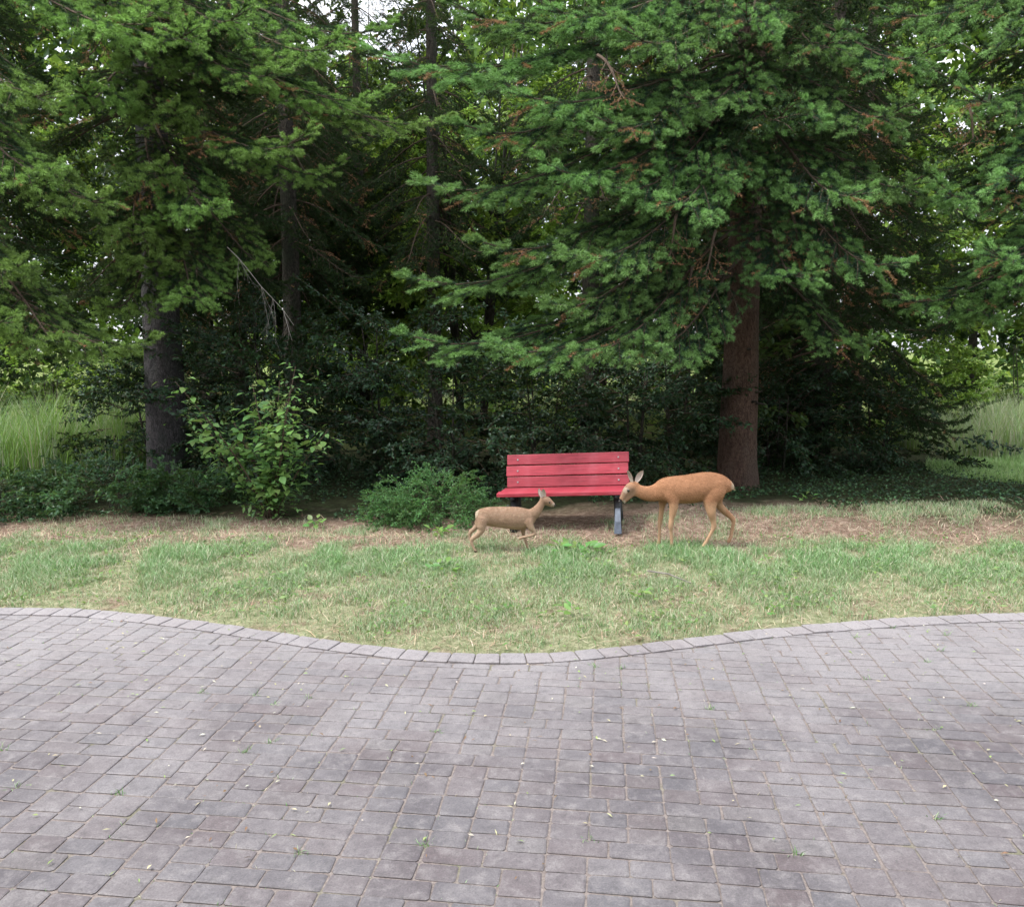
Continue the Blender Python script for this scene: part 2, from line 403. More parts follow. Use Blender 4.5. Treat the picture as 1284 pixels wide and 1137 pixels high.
# curved edging row
arc = np.concatenate([[0], np.cumsum(np.hypot(np.diff(_xs), np.diff(_ys)))])
s = 0
while s < arc[-1]:
    wd = 0.17 + rg.uniform(-.008, .008); s0, s1 = s + .0035, s + wd - .0035; s += wd
    pts = []
    for q in (s0, s1):
        x = float(np.interp(q, arc, _xs)); y = float(edge_y(x)); sl = (edge_y(x+.03)-edge_y(x-.03))/.06
        pts.append((np.array([x, y]), np.array([-sl, 1.0])/math.sqrt(1+sl*sl)))
    cx = (pts[0][0]+pts[1][0])/2
    if abs(cx[0]) > 5.6: continue
    nA, nB = pts[0][1], pts[1][1]
    quad = [pts[0][0]-nA*(EDGE_W-.007), pts[1][0]-nB*(EDGE_W-.007), pts[1][0]-nB*rg.uniform(0, .006), pts[0][0]-nA*rg.uniform(0, .006)]
    g = Geo(); c0 = np.mean(quad, 0); stone(g, [q-c0 for q in quad], 0, (rg.uniform(-.02, .02), rg.uniform(-.03, .03)), rg, th=0.07)
    link('edging_stone', g.mesh('edging_stone', M_edge), pavement, (c0[0], c0[1], 0.008 + rg.uniform(-.003, .003)))

# house wall out of view behind the camera, added to hold back low skylight
M_plaster = plain('wall_plaster', (0.42, 0.38, 0.33), 0.9, .2, .2, .15, nscale=8)
g = Geo()
def gbox(g, x0, x1, y0, y1, z0, z1):
    v = [(x, y, z) for z in (z0, z1) for y in (y0, y1) for x in (x0, x1)]
    g.add(v, [(0, 2, 1), (1, 2, 3), (4, 5, 6), (5, 7, 6), (0, 1, 4), (1, 5, 4), (2, 6, 3), (3, 6, 7), (0, 4, 2), (2, 4, 6), (1, 3, 5), (3, 7, 5)])
gbox(g, -9, 9, -.85, -.45, -.2, 6.2); wall = link('unseen_house_wall', g.mesh('unseen_house_wall', M_plaster)); tag(wall, 'unseen plastered house wall added behind the camera to hold back low skylight', kind='structure')
g = Geo(); gbox(g, -9.4, 9.4, -1.6, -.05, 6.203, 6.35); link('unseen_eaves', g.mesh('unseen_eaves', M_twig), wall)

# ------------------------------------------------------------------ blades: lawn, straw, litter
def blades(x, y, z, h, wd, lean, col, rng, bend=0.5):
    """arrays -> curved two-segment blades (3 triangles each)"""
    n = len(x); az = rng.uniform(0, 2*PI, n); ld = np.stack([np.cos(az), np.sin(az), np.zeros(n)], 1)
    az2 = rng.uniform(0, 2*PI, n); wdv = np.stack([np.cos(az2), np.sin(az2), np.zeros(n)], 1)*wd[:, None]/2
    up = np.array([0, 0, 1.0])
    b0 = np.stack([x, y, z], 1); s_, c_ = np.sin(lean)[:, None], np.cos(lean)[:, None]
    mid = b0 + (ld*s_*0.8 + up*np.maximum(c_, 0.05))*h[:, None]*0.55
    l2 = np.clip(lean+bend, 0, 1.9); s2, c2 = np.sin(l2)[:, None], np.cos(l2)[:, None]
    tip = mid + (ld*s2 + up*c2)*h[:, None]*0.5
    V = np.stack([b0-wdv, b0+wdv, mid-wdv*0.8, mid+wdv*0.8, tip], 1).reshape(-1, 3)
    k = np.arange(n)[:, None]*5
    f = np.concatenate([k+[0, 1, 2], k+[1, 3, 2], k+[2, 3, 4]], 1).reshape(-1, 3)
    return V, f, np.repeat(col, 5, 0)
def colmix(rng, n, pal, wts, jit=0.2):
    pal = np.array(pal); i = rng.choice(len(pal), n, p=np.array(wts)/sum(wts))
    return pal[i]*rng.uniform(1-jit, 1+jit, (n, 1))*rng.uniform(0.93, 1.07, (n, 3))
GREEN = (0.16, 0.31, 0.11); PALE = (0.36, 0.48, 0.27); STRAW = (0.58, 0.53, 0.40); DRY = (0.30, 0.22, 0.13); DARKG = (0.06, 0.12, 0.04)
rng = np.random.default_rng(11)
def n2d(x, y, s): return wav(x*s, y*s)*0.35
g = Geo()
N = 460000
x = rng.uniform(-6.3, 6.3, N); y = edge_y(x) + 0.02 + rng.uniform(0, 3.9, N)
d = y - edge_y(x); lim = 8.45 + 0.25*n2d(x, y, 1.6) + 0.3*n2d(x+3, y, 6.0) + rng.normal(size=N)*0.28
tuft = n2d(x, y, 3.0) + 0.6*n2d(x+7, y, 9.0)
dens = np.where(y < lim, 1.0, 0.08 + 0.5*sstep(-.1, .7, n2d(x+1, y, 4.0))*(y < 10.2) + np.where((x > 3) & (y > 9.6), .35, 0))*(0.16 + 0.84*sstep(-0.5, 0.6, tuft + .5*sstep(.4, 1.3, y-edge_y(x)) - .25))*(0.35+0.65*sstep(0, 0.5, d))
k = (rng.uniform(0, 1, N) < dens) & (np.abs(x) < 0.66*y+0.3); x, y, d, tuft = x[k], y[k], d[k], tuft[k]; n = len(x)
lush = sstep(6.6, 7.8, y)*sstep(9.0, 8.4, y)*sstep(-0.5, 0.6, tuft + np.where(x > 1.5, 0.35, 0))
h = 0.035 + 0.06*rng.random(n)**1.5 + lush*rng.uniform(0.0, 0.12, n)*rng.random(n)*sstep(8.9, 7.9, y)
c = colmix(rng, n, [GREEN, PALE, STRAW, DRY, DARKG], [0.22, 0.38, 0.27, 0.09, 0.04])
c2 = colmix(rng, n, [(0.18, 0.34, 0.12), PALE, STRAW], [0.5, 0.4, 0.1]); c = c*(1-lush[:, None]) + c2*lush[:, None]
g.add(*blades(x, y, gz(x, y)-.005, h, rng.uniform(.0025, .006, n)*(1+lush*.5), rng.uniform(0, 0.9, n), c, rng))
tag(link('grass', g.mesh('grass', M_grass)), 'pale rough grass strip between the paving and the trees', 'grass', kind='stuff')
# clover and plantain leaves low in the turf
g = Geo(); n = 5200; r = np.random.default_rng(71); x = r.uniform(-5.5, 5.5, n); y = edge_y(x) + .05 + r.uniform(0, 2.6, n); k = n2d(x+9, y, 3.3) + .25 > r.random(n)*.7; x, y = x[k], y[k]; n = len(x)
CLOVER = (x, y, r)
# dry straw and cut stems lying about
g = Geo(); N = 60000
x = rng.uniform(-7, 7, N); y = edge_y(x) + 0.01 + rng.uniform(0, 1, N)**0.9*4.2
d = y-edge_y(x); t = n2d(x+3, y, 2.3)
dens = 0.25 + 0.75*np.exp(-((y-8.95)/0.55)**2) + 0.6*np.exp(-(d/0.6)**2)*sstep(-.3, .5, t); dens = np.where(y > 9.9, dens*0.6, dens)*(.35 + .9*sstep(-.5, .6, n2d(x+2, y, 5.0)))
k = (rng.uniform(0, 1.3, N) < dens) & (np.abs(x) < 0.66*y+0.3); x, y = x[k], y[k]; n = len(x)
c = colmix(rng, n, [(0.60, 0.50, 0.36), (0.50, 0.38, 0.27), (0.34, 0.21, 0.15), (0.2, 0.12, 0.08)], [0.35, 0.3, 0.22, 0.13], 0.3)
g.add(*blades(x, y, gz(x, y)+.004, rng.uniform(.05, .2, n), rng.uniform(.003, .006, n), rng.uniform(1.15, 1.5, n), c, rng, 0.15))
tag(link('needle_litter', g.mesh('needle_litter', M_straw)), 'dry straw, stems and fallen brown needles in front of the bench', 'litter', kind='stuff')

# ------------------------------------------------------------------ conifer boughs
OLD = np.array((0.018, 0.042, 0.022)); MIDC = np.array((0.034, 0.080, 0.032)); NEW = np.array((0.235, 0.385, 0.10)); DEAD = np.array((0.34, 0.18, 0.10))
WOOD = np.array((0.12, 0.08, 0.055))
def bough_mesh(seed, L=3.0, new=1.0, dead=0.04, fat=1.0, dens=900, name='bough', palette=None, hang=0.5, fine=1.0, nwid=1.0, arch=.17, shape=(.20, -.70, .40)):
    """a drooping conifer bough: axis, side branches, and hanging fat shoots closely set with needles"""
    r = np.random.default_rng(seed); old, mid, nw = palette or (OLD, MIDC, NEW)
    g = Geo(); seg = []; K = 12; tt = np.linspace(0, 1, K); wob = r.uniform(-.08, .08)
    def axis(t): return np.array([L*t, wob*L*math.sin(3*t), L*(shape[0]*t + shape[1]*t*t + shape[2]*t**5)])
    main = np.array([axis(t) for t in tt]); tube(g, main, np.linspace(0.026, 0.006, K), 5, WOOD, 1, False)
    def twig(p0, d, ln, bend, r0, isdead, depth):
        k = (6 if ln > .25 else 4) if depth == 1 else 3
        pts = [p0]; dd = d.copy(); step = ln/(k-1)
        for i in range(k-1):
            pts.append(pts[-1] + dd*step); dd = dd + np.array([0, 0, bend]) + r.uniform(-.08, .08, 3); dd /= np.linalg.norm(dd)
        pts = np.array(pts)
        if depth < 2: tube(g, pts, np.linspace(r0, r0*.4, k), 3, WOOD*(1.3 if isdead else 1), 1, False)
        seg.append((pts, isdead, depth, vg[0])); return pts
    t = 0.22; side = 1
    def vig(t): return float(np.clip((t-.2)/.35, 0, 1))     # shoots grow thick and fresh only on the outer, light half
    vg = [1.0]
    while t < 0.98:
        side = -side; vg[0] = vig(t); p0 = axis(t); tan = axis(min(t+.02, 1.02))-p0; tan /= np.linalg.norm(tan)
        ln = (0.40*L*(1-t)**0.8*min(1, 0.25+t*1.5) + 0.13)*r.uniform(0.75, 1.15)
        an = R(r.uniform(42, 58))*(1-0.3*t); lat = np.array([-tan[1], tan[0], 0])*side; lat /= np.linalg.norm(lat)
        d = tan*math.cos(an) + lat*math.sin(an) + np.array([0, 0, r.uniform(-.05, .22)]); d /= np.linalg.norm(d)
        isd = r.random() < dead
        pts = twig(p0, d, ln, -arch*(1 if t < .85 else .2), 0.008, isd, 1)
        s_ = 0.08 + .12*ln; sd = 1; cum = np.linspace(0, ln, len(pts))
        while s_ < ln*0.97:
            sd = -sd; q = np.array([np.interp(s_, cum, pts[:, j]) for j in range(3)])
            q2 = np.array([np.interp(min(s_+.03, ln), cum, pts[:, j]) for j in range(3)]) - q
            q2 = q2/(np.linalg.norm(q2)+1e-9) if np.linalg.norm(q2) > 1e-6 else d
            sl = (min(0.24, 0.34*(ln-s_)) + 0.10)*r.uniform(.75, 1.25)
            la = np.array([-q2[1], q2[0], 0])*sd; la /= np.linalg.norm(la)+1e-9
            a2 = R(r.uniform(28, 52)); dz = r.uniform(-.75, .45)*hang
            dd = q2*math.cos(a2) + la*math.sin(a2) + np.array([0, 0, dz]); dd /= np.linalg.norm(dd)
            dk = isd or r.random() < dead*.4
            pp = twig(q, dd, sl, r.uniform(.0, .22), 0.004, dk, 2)
            if sl > .17:
                for s2 in (-1, 1):
                    if r.random() < .45:
                        l3 = np.array([-dd[1], dd[0], 0])*s2; d3 = dd*.75 + l3*.6 + np.array([0, 0, r.uniform(-.3, .2)]); d3 /= np.linalg.norm(d3)
                        twig(pp[len(pp)//2], d3, sl*.5, .1, .003, dk, 2)
            s_ += r.uniform(.055, .085)/fine/(.5+.5*vg[0])
        t += r.uniform(0.065, .10)/L/fine
    vg[0] = 1; seg.append((main[3:], False, 1, .6))
    for q in range(5):
        an = r.uniform(-.9, .9); tn = main[-1]-main[-2]; tn /= np.linalg.norm(tn); la = np.array([-tn[1], tn[0], 0])
        dd = tn*math.cos(an)+la*math.sin(an)+np.array([0, 0, r.uniform(0, .7)]); dd /= np.linalg.norm(dd)
        twig(main[-1 if q < 3 else -2], dd, r.uniform(.12, .2), 0.1, .004, False, 2)
    for pts, isd, depth, vg_ in seg:
        sl = np.linalg.norm(np.diff(pts, axis=0), axis=1); ln = sl.sum(); n = int(ln*dens*(1.15 if depth == 2 else .5)*(.45+.55*vg_))
        if isd: n = int(n*0.4)
        if n < 1: continue
        u = r.uniform(0, ln, n); u = np.where(r.random(n) < .16, ln - r.random(n)*.012, u); cum = np.concatenate([[0], np.cumsum(sl)])
        P = np.stack([np.interp(u, cum, pts[:, j]) for j in range(3)], 1)
        idx = np.clip(np.searchsorted(cum, u)-1, 0, len(sl)-1); T = (np.diff(pts, axis=0)/sl[:, None])[idx]
        Rn = r.normal(size=(n, 3)); Rn -= (Rn*T).sum(1)[:, None]*T; Rn[:, 2] = Rn[:, 2]*0.9+0.2; Rn /= np.linalg.norm(Rn, axis=1)[:, None]
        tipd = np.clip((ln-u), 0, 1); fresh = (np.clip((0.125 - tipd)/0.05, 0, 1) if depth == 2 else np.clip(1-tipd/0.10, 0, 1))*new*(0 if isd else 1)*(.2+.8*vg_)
        endc = np.clip(1-(ln-u)/.014, 0, 1)[:, None]; nd = T*(0.45 + endc*r.uniform(0, 2.2, (n, 1))) + Rn*0.85; nd /= np.linalg.norm(nd, axis=1)[:, None]
        nl = (0.026 + 0.010*fresh)*fat*r.uniform(.8, 1.1, n)
        W = np.cross(nd, r.normal(size=(n, 3))); W /= np.linalg.norm(W, axis=1)[:, None]
        nw_ = np.full(n, 0.0030)*nwid
        V = np.stack([P-W*nw_[:, None], P+W*nw_[:, None], P+nd*nl[:, None]], 1).reshape(-1, 3)
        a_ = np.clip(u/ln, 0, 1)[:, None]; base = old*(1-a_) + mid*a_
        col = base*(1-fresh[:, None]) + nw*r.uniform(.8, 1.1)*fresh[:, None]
        if isd: col = np.tile(DEAD, (n, 1))
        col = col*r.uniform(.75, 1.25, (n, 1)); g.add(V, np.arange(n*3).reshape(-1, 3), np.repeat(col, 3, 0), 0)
    me = g.mesh(name, [M_needle, M_twig]); me['tip'] = [float(v) for v in main[-1]]
    return me
BL = (np.array((0.020, 0.045, 0.030)), np.array((0.032, 0.078, 0.044)), np.array((0.20, 0.36, 0.115)))
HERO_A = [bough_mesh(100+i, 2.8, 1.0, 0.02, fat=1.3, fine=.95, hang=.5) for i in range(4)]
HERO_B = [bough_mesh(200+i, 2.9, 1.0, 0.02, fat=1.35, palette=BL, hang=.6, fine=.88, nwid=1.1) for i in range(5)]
DEADB = bough_mesh(300, 1.0, 0, 1.0, name='dead_bough', dens=700)
DK = (np.array((0.014, 0.030, 0.015)), np.array((0.022, 0.048, 0.02)), np.array((0.05, 0.09, 0.03)))  # dark needle palette, deep shade of the wood put into the colour
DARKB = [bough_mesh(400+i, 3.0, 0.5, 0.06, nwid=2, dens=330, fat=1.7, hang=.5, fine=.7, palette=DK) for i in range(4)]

def place_bough(root, me, p_root, p_tip, roll=0.0, name='bough', face=0.0):
    d = Vector(p_tip) - Vector(p_root); tip = Vector(me['tip'])
    yaw = math.atan2(d.y, d.x) - math.atan2(tip.y, tip.x)
    e = math.atan2(d.z, math.hypot(d.x, d.y)) - math.atan2(tip.z, math.hypot(tip.x, tip.y))
    sc = d.length/tip.length; roll += face*math.cos(math.atan2(d.y, d.x))
    M = Matrix.Rotation(yaw, 4, 'Z') @ Matrix.Rotation(-e, 4, 'Y') @ Matrix.Rotation(roll, 4, 'X')
    o = bpy.data.objects.new(name, me); C.objects.link(o); o.parent = root
    o.location = Vector(p_root) - root.location; o.rotation_euler = M.to_euler(); o.scale = (sc, min(sc, 1.0), min(sc, 1.0)) if face else (sc, sc, min(sc, 1.15))
    return o

def trunk_mesh(name, h, r0, r1, mt, seed, lean=(0, 0), n=20, flare=0.17, bend=0.0):
    rr = random.Random(seed); g = Geo(); pts = []; K = max(8, int(h*1.6))
    V = []; f = []
    for i in range(K+1):
        t = i/K; z = -0.15 + h*t**1.3; tt = z/h
        r_ = r0 + (r1-r0)*max(tt, 0) + r0*flare*math.exp(-max(z, 0)/0.28)
        cx = lean[0]*z + bend*math.sin(tt*PI); cy = lean[1]*z
        for j in range(n):
            a = j*2*PI/n
            q = r_*(1 + 0.06*mnoise.noise(Vector((math.cos(a)*1.5+seed, math.sin(a)*1.5, z*1.1))) + 0.10*math.exp(-max(z, 0)/0.3)*math.sin(a*5+seed))
            V.append((cx+q*math.cos(a), cy+q*math.sin(a), z))
    for i in range(K):
        for j in range(n):
            a, c_ = i*n+j, i*n+(j+1) % n; f += [(a, c_, a+n), (c_, c_+n, a+n)]
    g.add(V, f); return g.mesh(name, mt, True)

def conifer(name, px, py, label, h, r0, bark, meshes, z0, blen, step, seed, hero=(), back=None, group=None, loc=None, az_skip=None, lean=(0, 0), top_only=None):
    rr = random.Random(seed)
    p = Vector(loc) if loc else gnd(px, py); p.z = gzf(p.x, p.y)
    root = empty(name, p, label, 'tree', group)
    link('trunk', trunk_mesh('trunk', h, r0, 0.04, bark, seed, lean), root)
    if hero:
        for q in range(9):      # broken stubs of dead lower branches
            z_ = rr.uniform(.9, 3.6); az = rr.uniform(PI*1.05, PI*1.95); rz = r0*(1-z_/h); d_ = Vector((math.cos(az), math.sin(az), rr.uniform(-.1, .3)))
            g = Geo(); ln = rr.uniform(.04, .16); tube(g, [Vector((math.cos(az)*rz*.8, math.sin(az)*rz*.8, z_)), Vector((math.cos(az)*rz, math.sin(az)*rz, z_)) + d_*.02, Vector((math.cos(az)*rz, math.sin(az)*rz, z_)) + d_*ln], [.032, .022, .010], 6)
            link('branch_stub', g.mesh('branch_stub', M_bark_dark, True), root)
    ax = lambda z: Vector((p.x+lean[0]*z, p.y+lean[1]*z, z))
    z = z0; a0 = rr.uniform(0, 6)
    while z < h-0.8:
        nb = 4 if z > 8 else 5
        for q in range(nb):
            az = a0 + q*2*PI/nb + rr.uniform(-.35, .35)
            if az_skip and az_skip(az % (2*PI), z): continue
            frac = 1-(z/h); L = blen*(0.25+0.9*frac**0.8)*rr.uniform(.75, 1.1) if z > z0+.6 else blen*rr.uniform(.6, .9)
            zz = z + rr.uniform(-.15, .15); pr = ax(zz)
            tip = pr + Vector((math.cos(az)*L, math.sin(az)*L, L*rr.uniform(-.62, -.30)))
            front = math.sin(az) < .25
            place_bough(root, rr.choice(meshes if (front or not back) else back), pr, tip, rr.uniform(-.15, .15))
        a0 += 1.1; z += step*rr.uniform(.8, 1.2)*(1 if z < 8 else 1.6)
    for (zr, u, v, Y, *mm) in hero:
        tp = at(u, v, Y); hd = math.hypot(tp.x-p.x, tp.y-p.y)
        sl = rr.uniform(.22, .36) if abs(tp.x-p.x) > 3.0 else rr.uniform(.35, .6)
        place_bough(root, (mm[0] if mm else rr.choice(meshes)), ax(tp.z + hd*sl), tp, rr.uniform(-.15, .15), face=.25)
    if back:            # old boughs near the stem, shade put into their dark needle colour
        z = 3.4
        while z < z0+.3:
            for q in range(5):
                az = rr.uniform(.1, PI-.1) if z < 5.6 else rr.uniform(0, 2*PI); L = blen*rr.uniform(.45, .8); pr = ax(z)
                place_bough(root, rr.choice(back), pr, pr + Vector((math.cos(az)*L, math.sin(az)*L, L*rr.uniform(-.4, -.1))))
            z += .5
    return root

heroB = [(0, 485, 98, 9.8), (0, 570, 25, 9.9), (0, 680, 15, 9.5), (0, 640, 125, 9.3), (0, 800, 50, 9.0), (0, 760, 165, 9.0), (0, 545, 255, 10.0), (0, 690, 225, 9.2),
         (0, 530, 375, 10.0), (0, 610, 325, 9.6), (0, 850, 268, 9.0), (0, 720, 340, 8.9), (0, 525, 448, 9.9), (0, 630, 455, 9.3), (0, 735, 458, 9.0), (0, 820, 440, 9.3), (0, 885, 210, 9.7), (0, 940, 5, 9.6), (0, 860, 120, 9.6),
         (0, 1010, 130, 9.8), (0, 1140, 135, 9.4), (0, 1175, 62, 9.4), (0, 1080, 245, 9.2), (0, 1010, 340, 9.8), (0, 1160, 225, 9.5), (0, 1130, 335, 9.5), (0, 1050, 40, 9.8), (0, 1090, 425, 10.2), (0, 940, 80, 10.2), (0, 780, 250, 9.4), (0, 590, 180, 9.8), (0, 700, 400, 9.5), (0, 760, 20, 9.8), (0, 925, 150, 11.0), (0, 905, 255, 11.2), (0, 960, 225, 11.0)]
fir = conifer('fir_tree', 923, 612, 'tall fir with reddish brown trunk just behind the deer', 17, 0.29, M_bark_red, HERO_B, 8.0, 3.7, 0.8, 21, heroB, back=DARKB)
heroA = [(0, 235, 52, 10.0), (0, 380, 185, 10.5), (0, 262, 275, 10.3), (0, 165, 290, 10.6), (0, 235, 378, 10.7), (0, 95, 115, 10.0), (0, 415, 65, 11.2),
         (0, 130, 0, 10.2), (0, 545, 170, 12.2), (0, 470, 130, 12.0), (0, 420, 215, 12.2), (0, 480, 40, 12.6), (0, 130, 385, 11.0), (0, 205, 215, 10.6), (0, 190, 330, 10.8), (0, 215, 140, 10.8), (0, 200, 10, 10.4), (0, 300, 20, 10.8), (0, 350, 95, 10.9), (0, 330, 330, 12.0), (0, 185, 120, 10.9), (0, 160, 60, 10.8), (0, 205, 270, 11.2)]
spr = conifer('spruce_tree', 213, 598, 'broad spruce with dark grey trunk behind the leafy shrub', 18, 0.33, M_bark_grey, HERO_A, 8.0, 3.3, 0.8, 31, heroA, back=DARKB)
heroC = [(0, 130, 255, 9.2), (0, 180, 435, 9.4), (0, 60, 215, 8.9), (0, 70, 430, 8.9), (0, 20, 330, 9.0), (0, 60, 120, 8.9), (0, 190, 25, 9.4), (0, 0, 400, 8.7)]
conifer('spruce_tree', 0, 0, 'spruce whose boughs reach in at the left edge of the picture', 15, 0.25, M_bark_grey, HERO_A, 7.5, 2.8, 0.85, 41, heroC, back=DARKB, loc=(-7.3, 10.6, 0))
heroF = [(0, 1190, 250, 9.3), (0, 1250, 330, 9.0), (0, 1225, 120, 9.4), (0, 1284, 55, 9.3), (0, 1284, 240, 8.9), (0, 1130, 380, 10.0), (0, 1120, 20, 10.2), (0, 1270, 370, 9.6), (0, 1215, 395, 10.0)]
conifer('fir_tree', 0, 0, 'fir whose boughs reach in at the right edge of the picture', 16, 0.25, M_bark_red, HERO_B, 7.5, 3.2, 0.85, 51, heroF, back=DARKB, loc=(8.3, 12.0, 0))
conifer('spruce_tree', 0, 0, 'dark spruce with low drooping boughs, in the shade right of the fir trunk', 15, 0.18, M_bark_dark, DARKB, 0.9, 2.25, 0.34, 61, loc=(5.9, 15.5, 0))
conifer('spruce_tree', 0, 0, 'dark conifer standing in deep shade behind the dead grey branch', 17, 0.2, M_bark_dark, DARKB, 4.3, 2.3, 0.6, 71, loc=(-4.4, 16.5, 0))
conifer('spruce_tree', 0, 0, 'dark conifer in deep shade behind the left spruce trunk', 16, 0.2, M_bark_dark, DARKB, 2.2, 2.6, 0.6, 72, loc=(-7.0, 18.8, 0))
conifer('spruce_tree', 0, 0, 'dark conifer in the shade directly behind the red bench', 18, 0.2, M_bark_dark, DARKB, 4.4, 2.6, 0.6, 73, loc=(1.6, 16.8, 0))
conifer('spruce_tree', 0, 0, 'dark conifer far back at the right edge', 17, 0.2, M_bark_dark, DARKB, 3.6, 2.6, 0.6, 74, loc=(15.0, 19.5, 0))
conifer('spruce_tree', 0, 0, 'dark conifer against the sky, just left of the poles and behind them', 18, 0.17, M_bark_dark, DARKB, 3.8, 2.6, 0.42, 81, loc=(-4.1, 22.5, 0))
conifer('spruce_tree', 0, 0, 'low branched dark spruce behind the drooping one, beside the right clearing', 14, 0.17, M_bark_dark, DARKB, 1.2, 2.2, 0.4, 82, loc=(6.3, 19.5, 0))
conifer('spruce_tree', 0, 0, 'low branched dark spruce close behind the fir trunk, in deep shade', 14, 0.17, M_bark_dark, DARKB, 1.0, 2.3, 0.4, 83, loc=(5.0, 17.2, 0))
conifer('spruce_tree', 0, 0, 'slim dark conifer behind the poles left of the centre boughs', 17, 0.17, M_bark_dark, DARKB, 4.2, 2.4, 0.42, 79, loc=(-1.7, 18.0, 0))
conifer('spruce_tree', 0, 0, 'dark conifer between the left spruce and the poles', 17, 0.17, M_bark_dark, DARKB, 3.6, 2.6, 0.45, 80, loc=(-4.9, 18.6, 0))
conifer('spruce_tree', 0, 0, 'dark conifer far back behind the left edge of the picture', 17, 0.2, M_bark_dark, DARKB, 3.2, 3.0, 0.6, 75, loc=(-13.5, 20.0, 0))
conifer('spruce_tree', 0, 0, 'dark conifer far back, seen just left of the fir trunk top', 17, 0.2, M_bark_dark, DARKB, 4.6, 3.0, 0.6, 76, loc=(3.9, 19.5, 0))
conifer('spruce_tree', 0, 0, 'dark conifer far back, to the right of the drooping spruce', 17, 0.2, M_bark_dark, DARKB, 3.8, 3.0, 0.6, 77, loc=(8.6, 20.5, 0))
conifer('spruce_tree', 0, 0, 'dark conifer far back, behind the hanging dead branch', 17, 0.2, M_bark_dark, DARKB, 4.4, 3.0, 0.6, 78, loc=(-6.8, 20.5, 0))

# dead brown sprays hanging in the crowns, and the grey dead branch
for (zr, u, v, Y) in [(4.7, 790, 92, 9.0), (4.0, 880, 320, 9.9), (3.8, 835, 300, 9.6), (4.6, 880, 175, 10.4), (4.0, 1005, 290, 10.4), (3.9, 1060, 300, 10.3), (4.8, 1225, 150, 9.7), (3.4, 855, 365, 10.2)]:
    tip = at(u, v, Y); rt = tip + Vector((random.uniform(-.4, .4), 0.5, 0.35))
    place_bough(fir, DEADB, rt, tip - Vector((0, 0, .25)), name='dead_spray')
g = Geo(); rr = random.Random(8)
def twigs(g, p, d, ln, r_, depth):
    pts = [p]; q = p.copy(); dd = d.copy(); k = 6
    for i in range(k):
        q = q + dd*(ln/k); dd = (dd + Vector((rr.uniform(-.15, .15), rr.uniform(-.15, .15), rr.uniform(-.14, .10)))).normalized(); pts.append(q.copy())
    tube(g, pts, np.linspace(r_, r_*.35, k+1), 5 if depth == 0 else 3)
    if depth < 2:
        for i in range(1, k):
            for s_ in range(2 if depth == 0 else 1):
                if rr.random() < .85:
                    nd = (dd + Vector((rr.uniform(-.9, .5), rr.uniform(-.6, .4), rr.uniform(-.9, .2)))).normalized()
                    twigs(g, pts[i], nd, ln*rr.uniform(.28, .5), r_*.5, depth+1)
p0 = at(285, 310, 11.2); p1 = at(392, 415, 10.8)
twigs(g, p0, (p1-p0).normalized(), (p1-p0).length*.85, .0065, 0)
o = link('dead_branch', g.mesh('dead_branch', M_deadtwig), spr, tuple(-spr.location)); o['label'] = 'bare grey dead branch hanging in the shade'

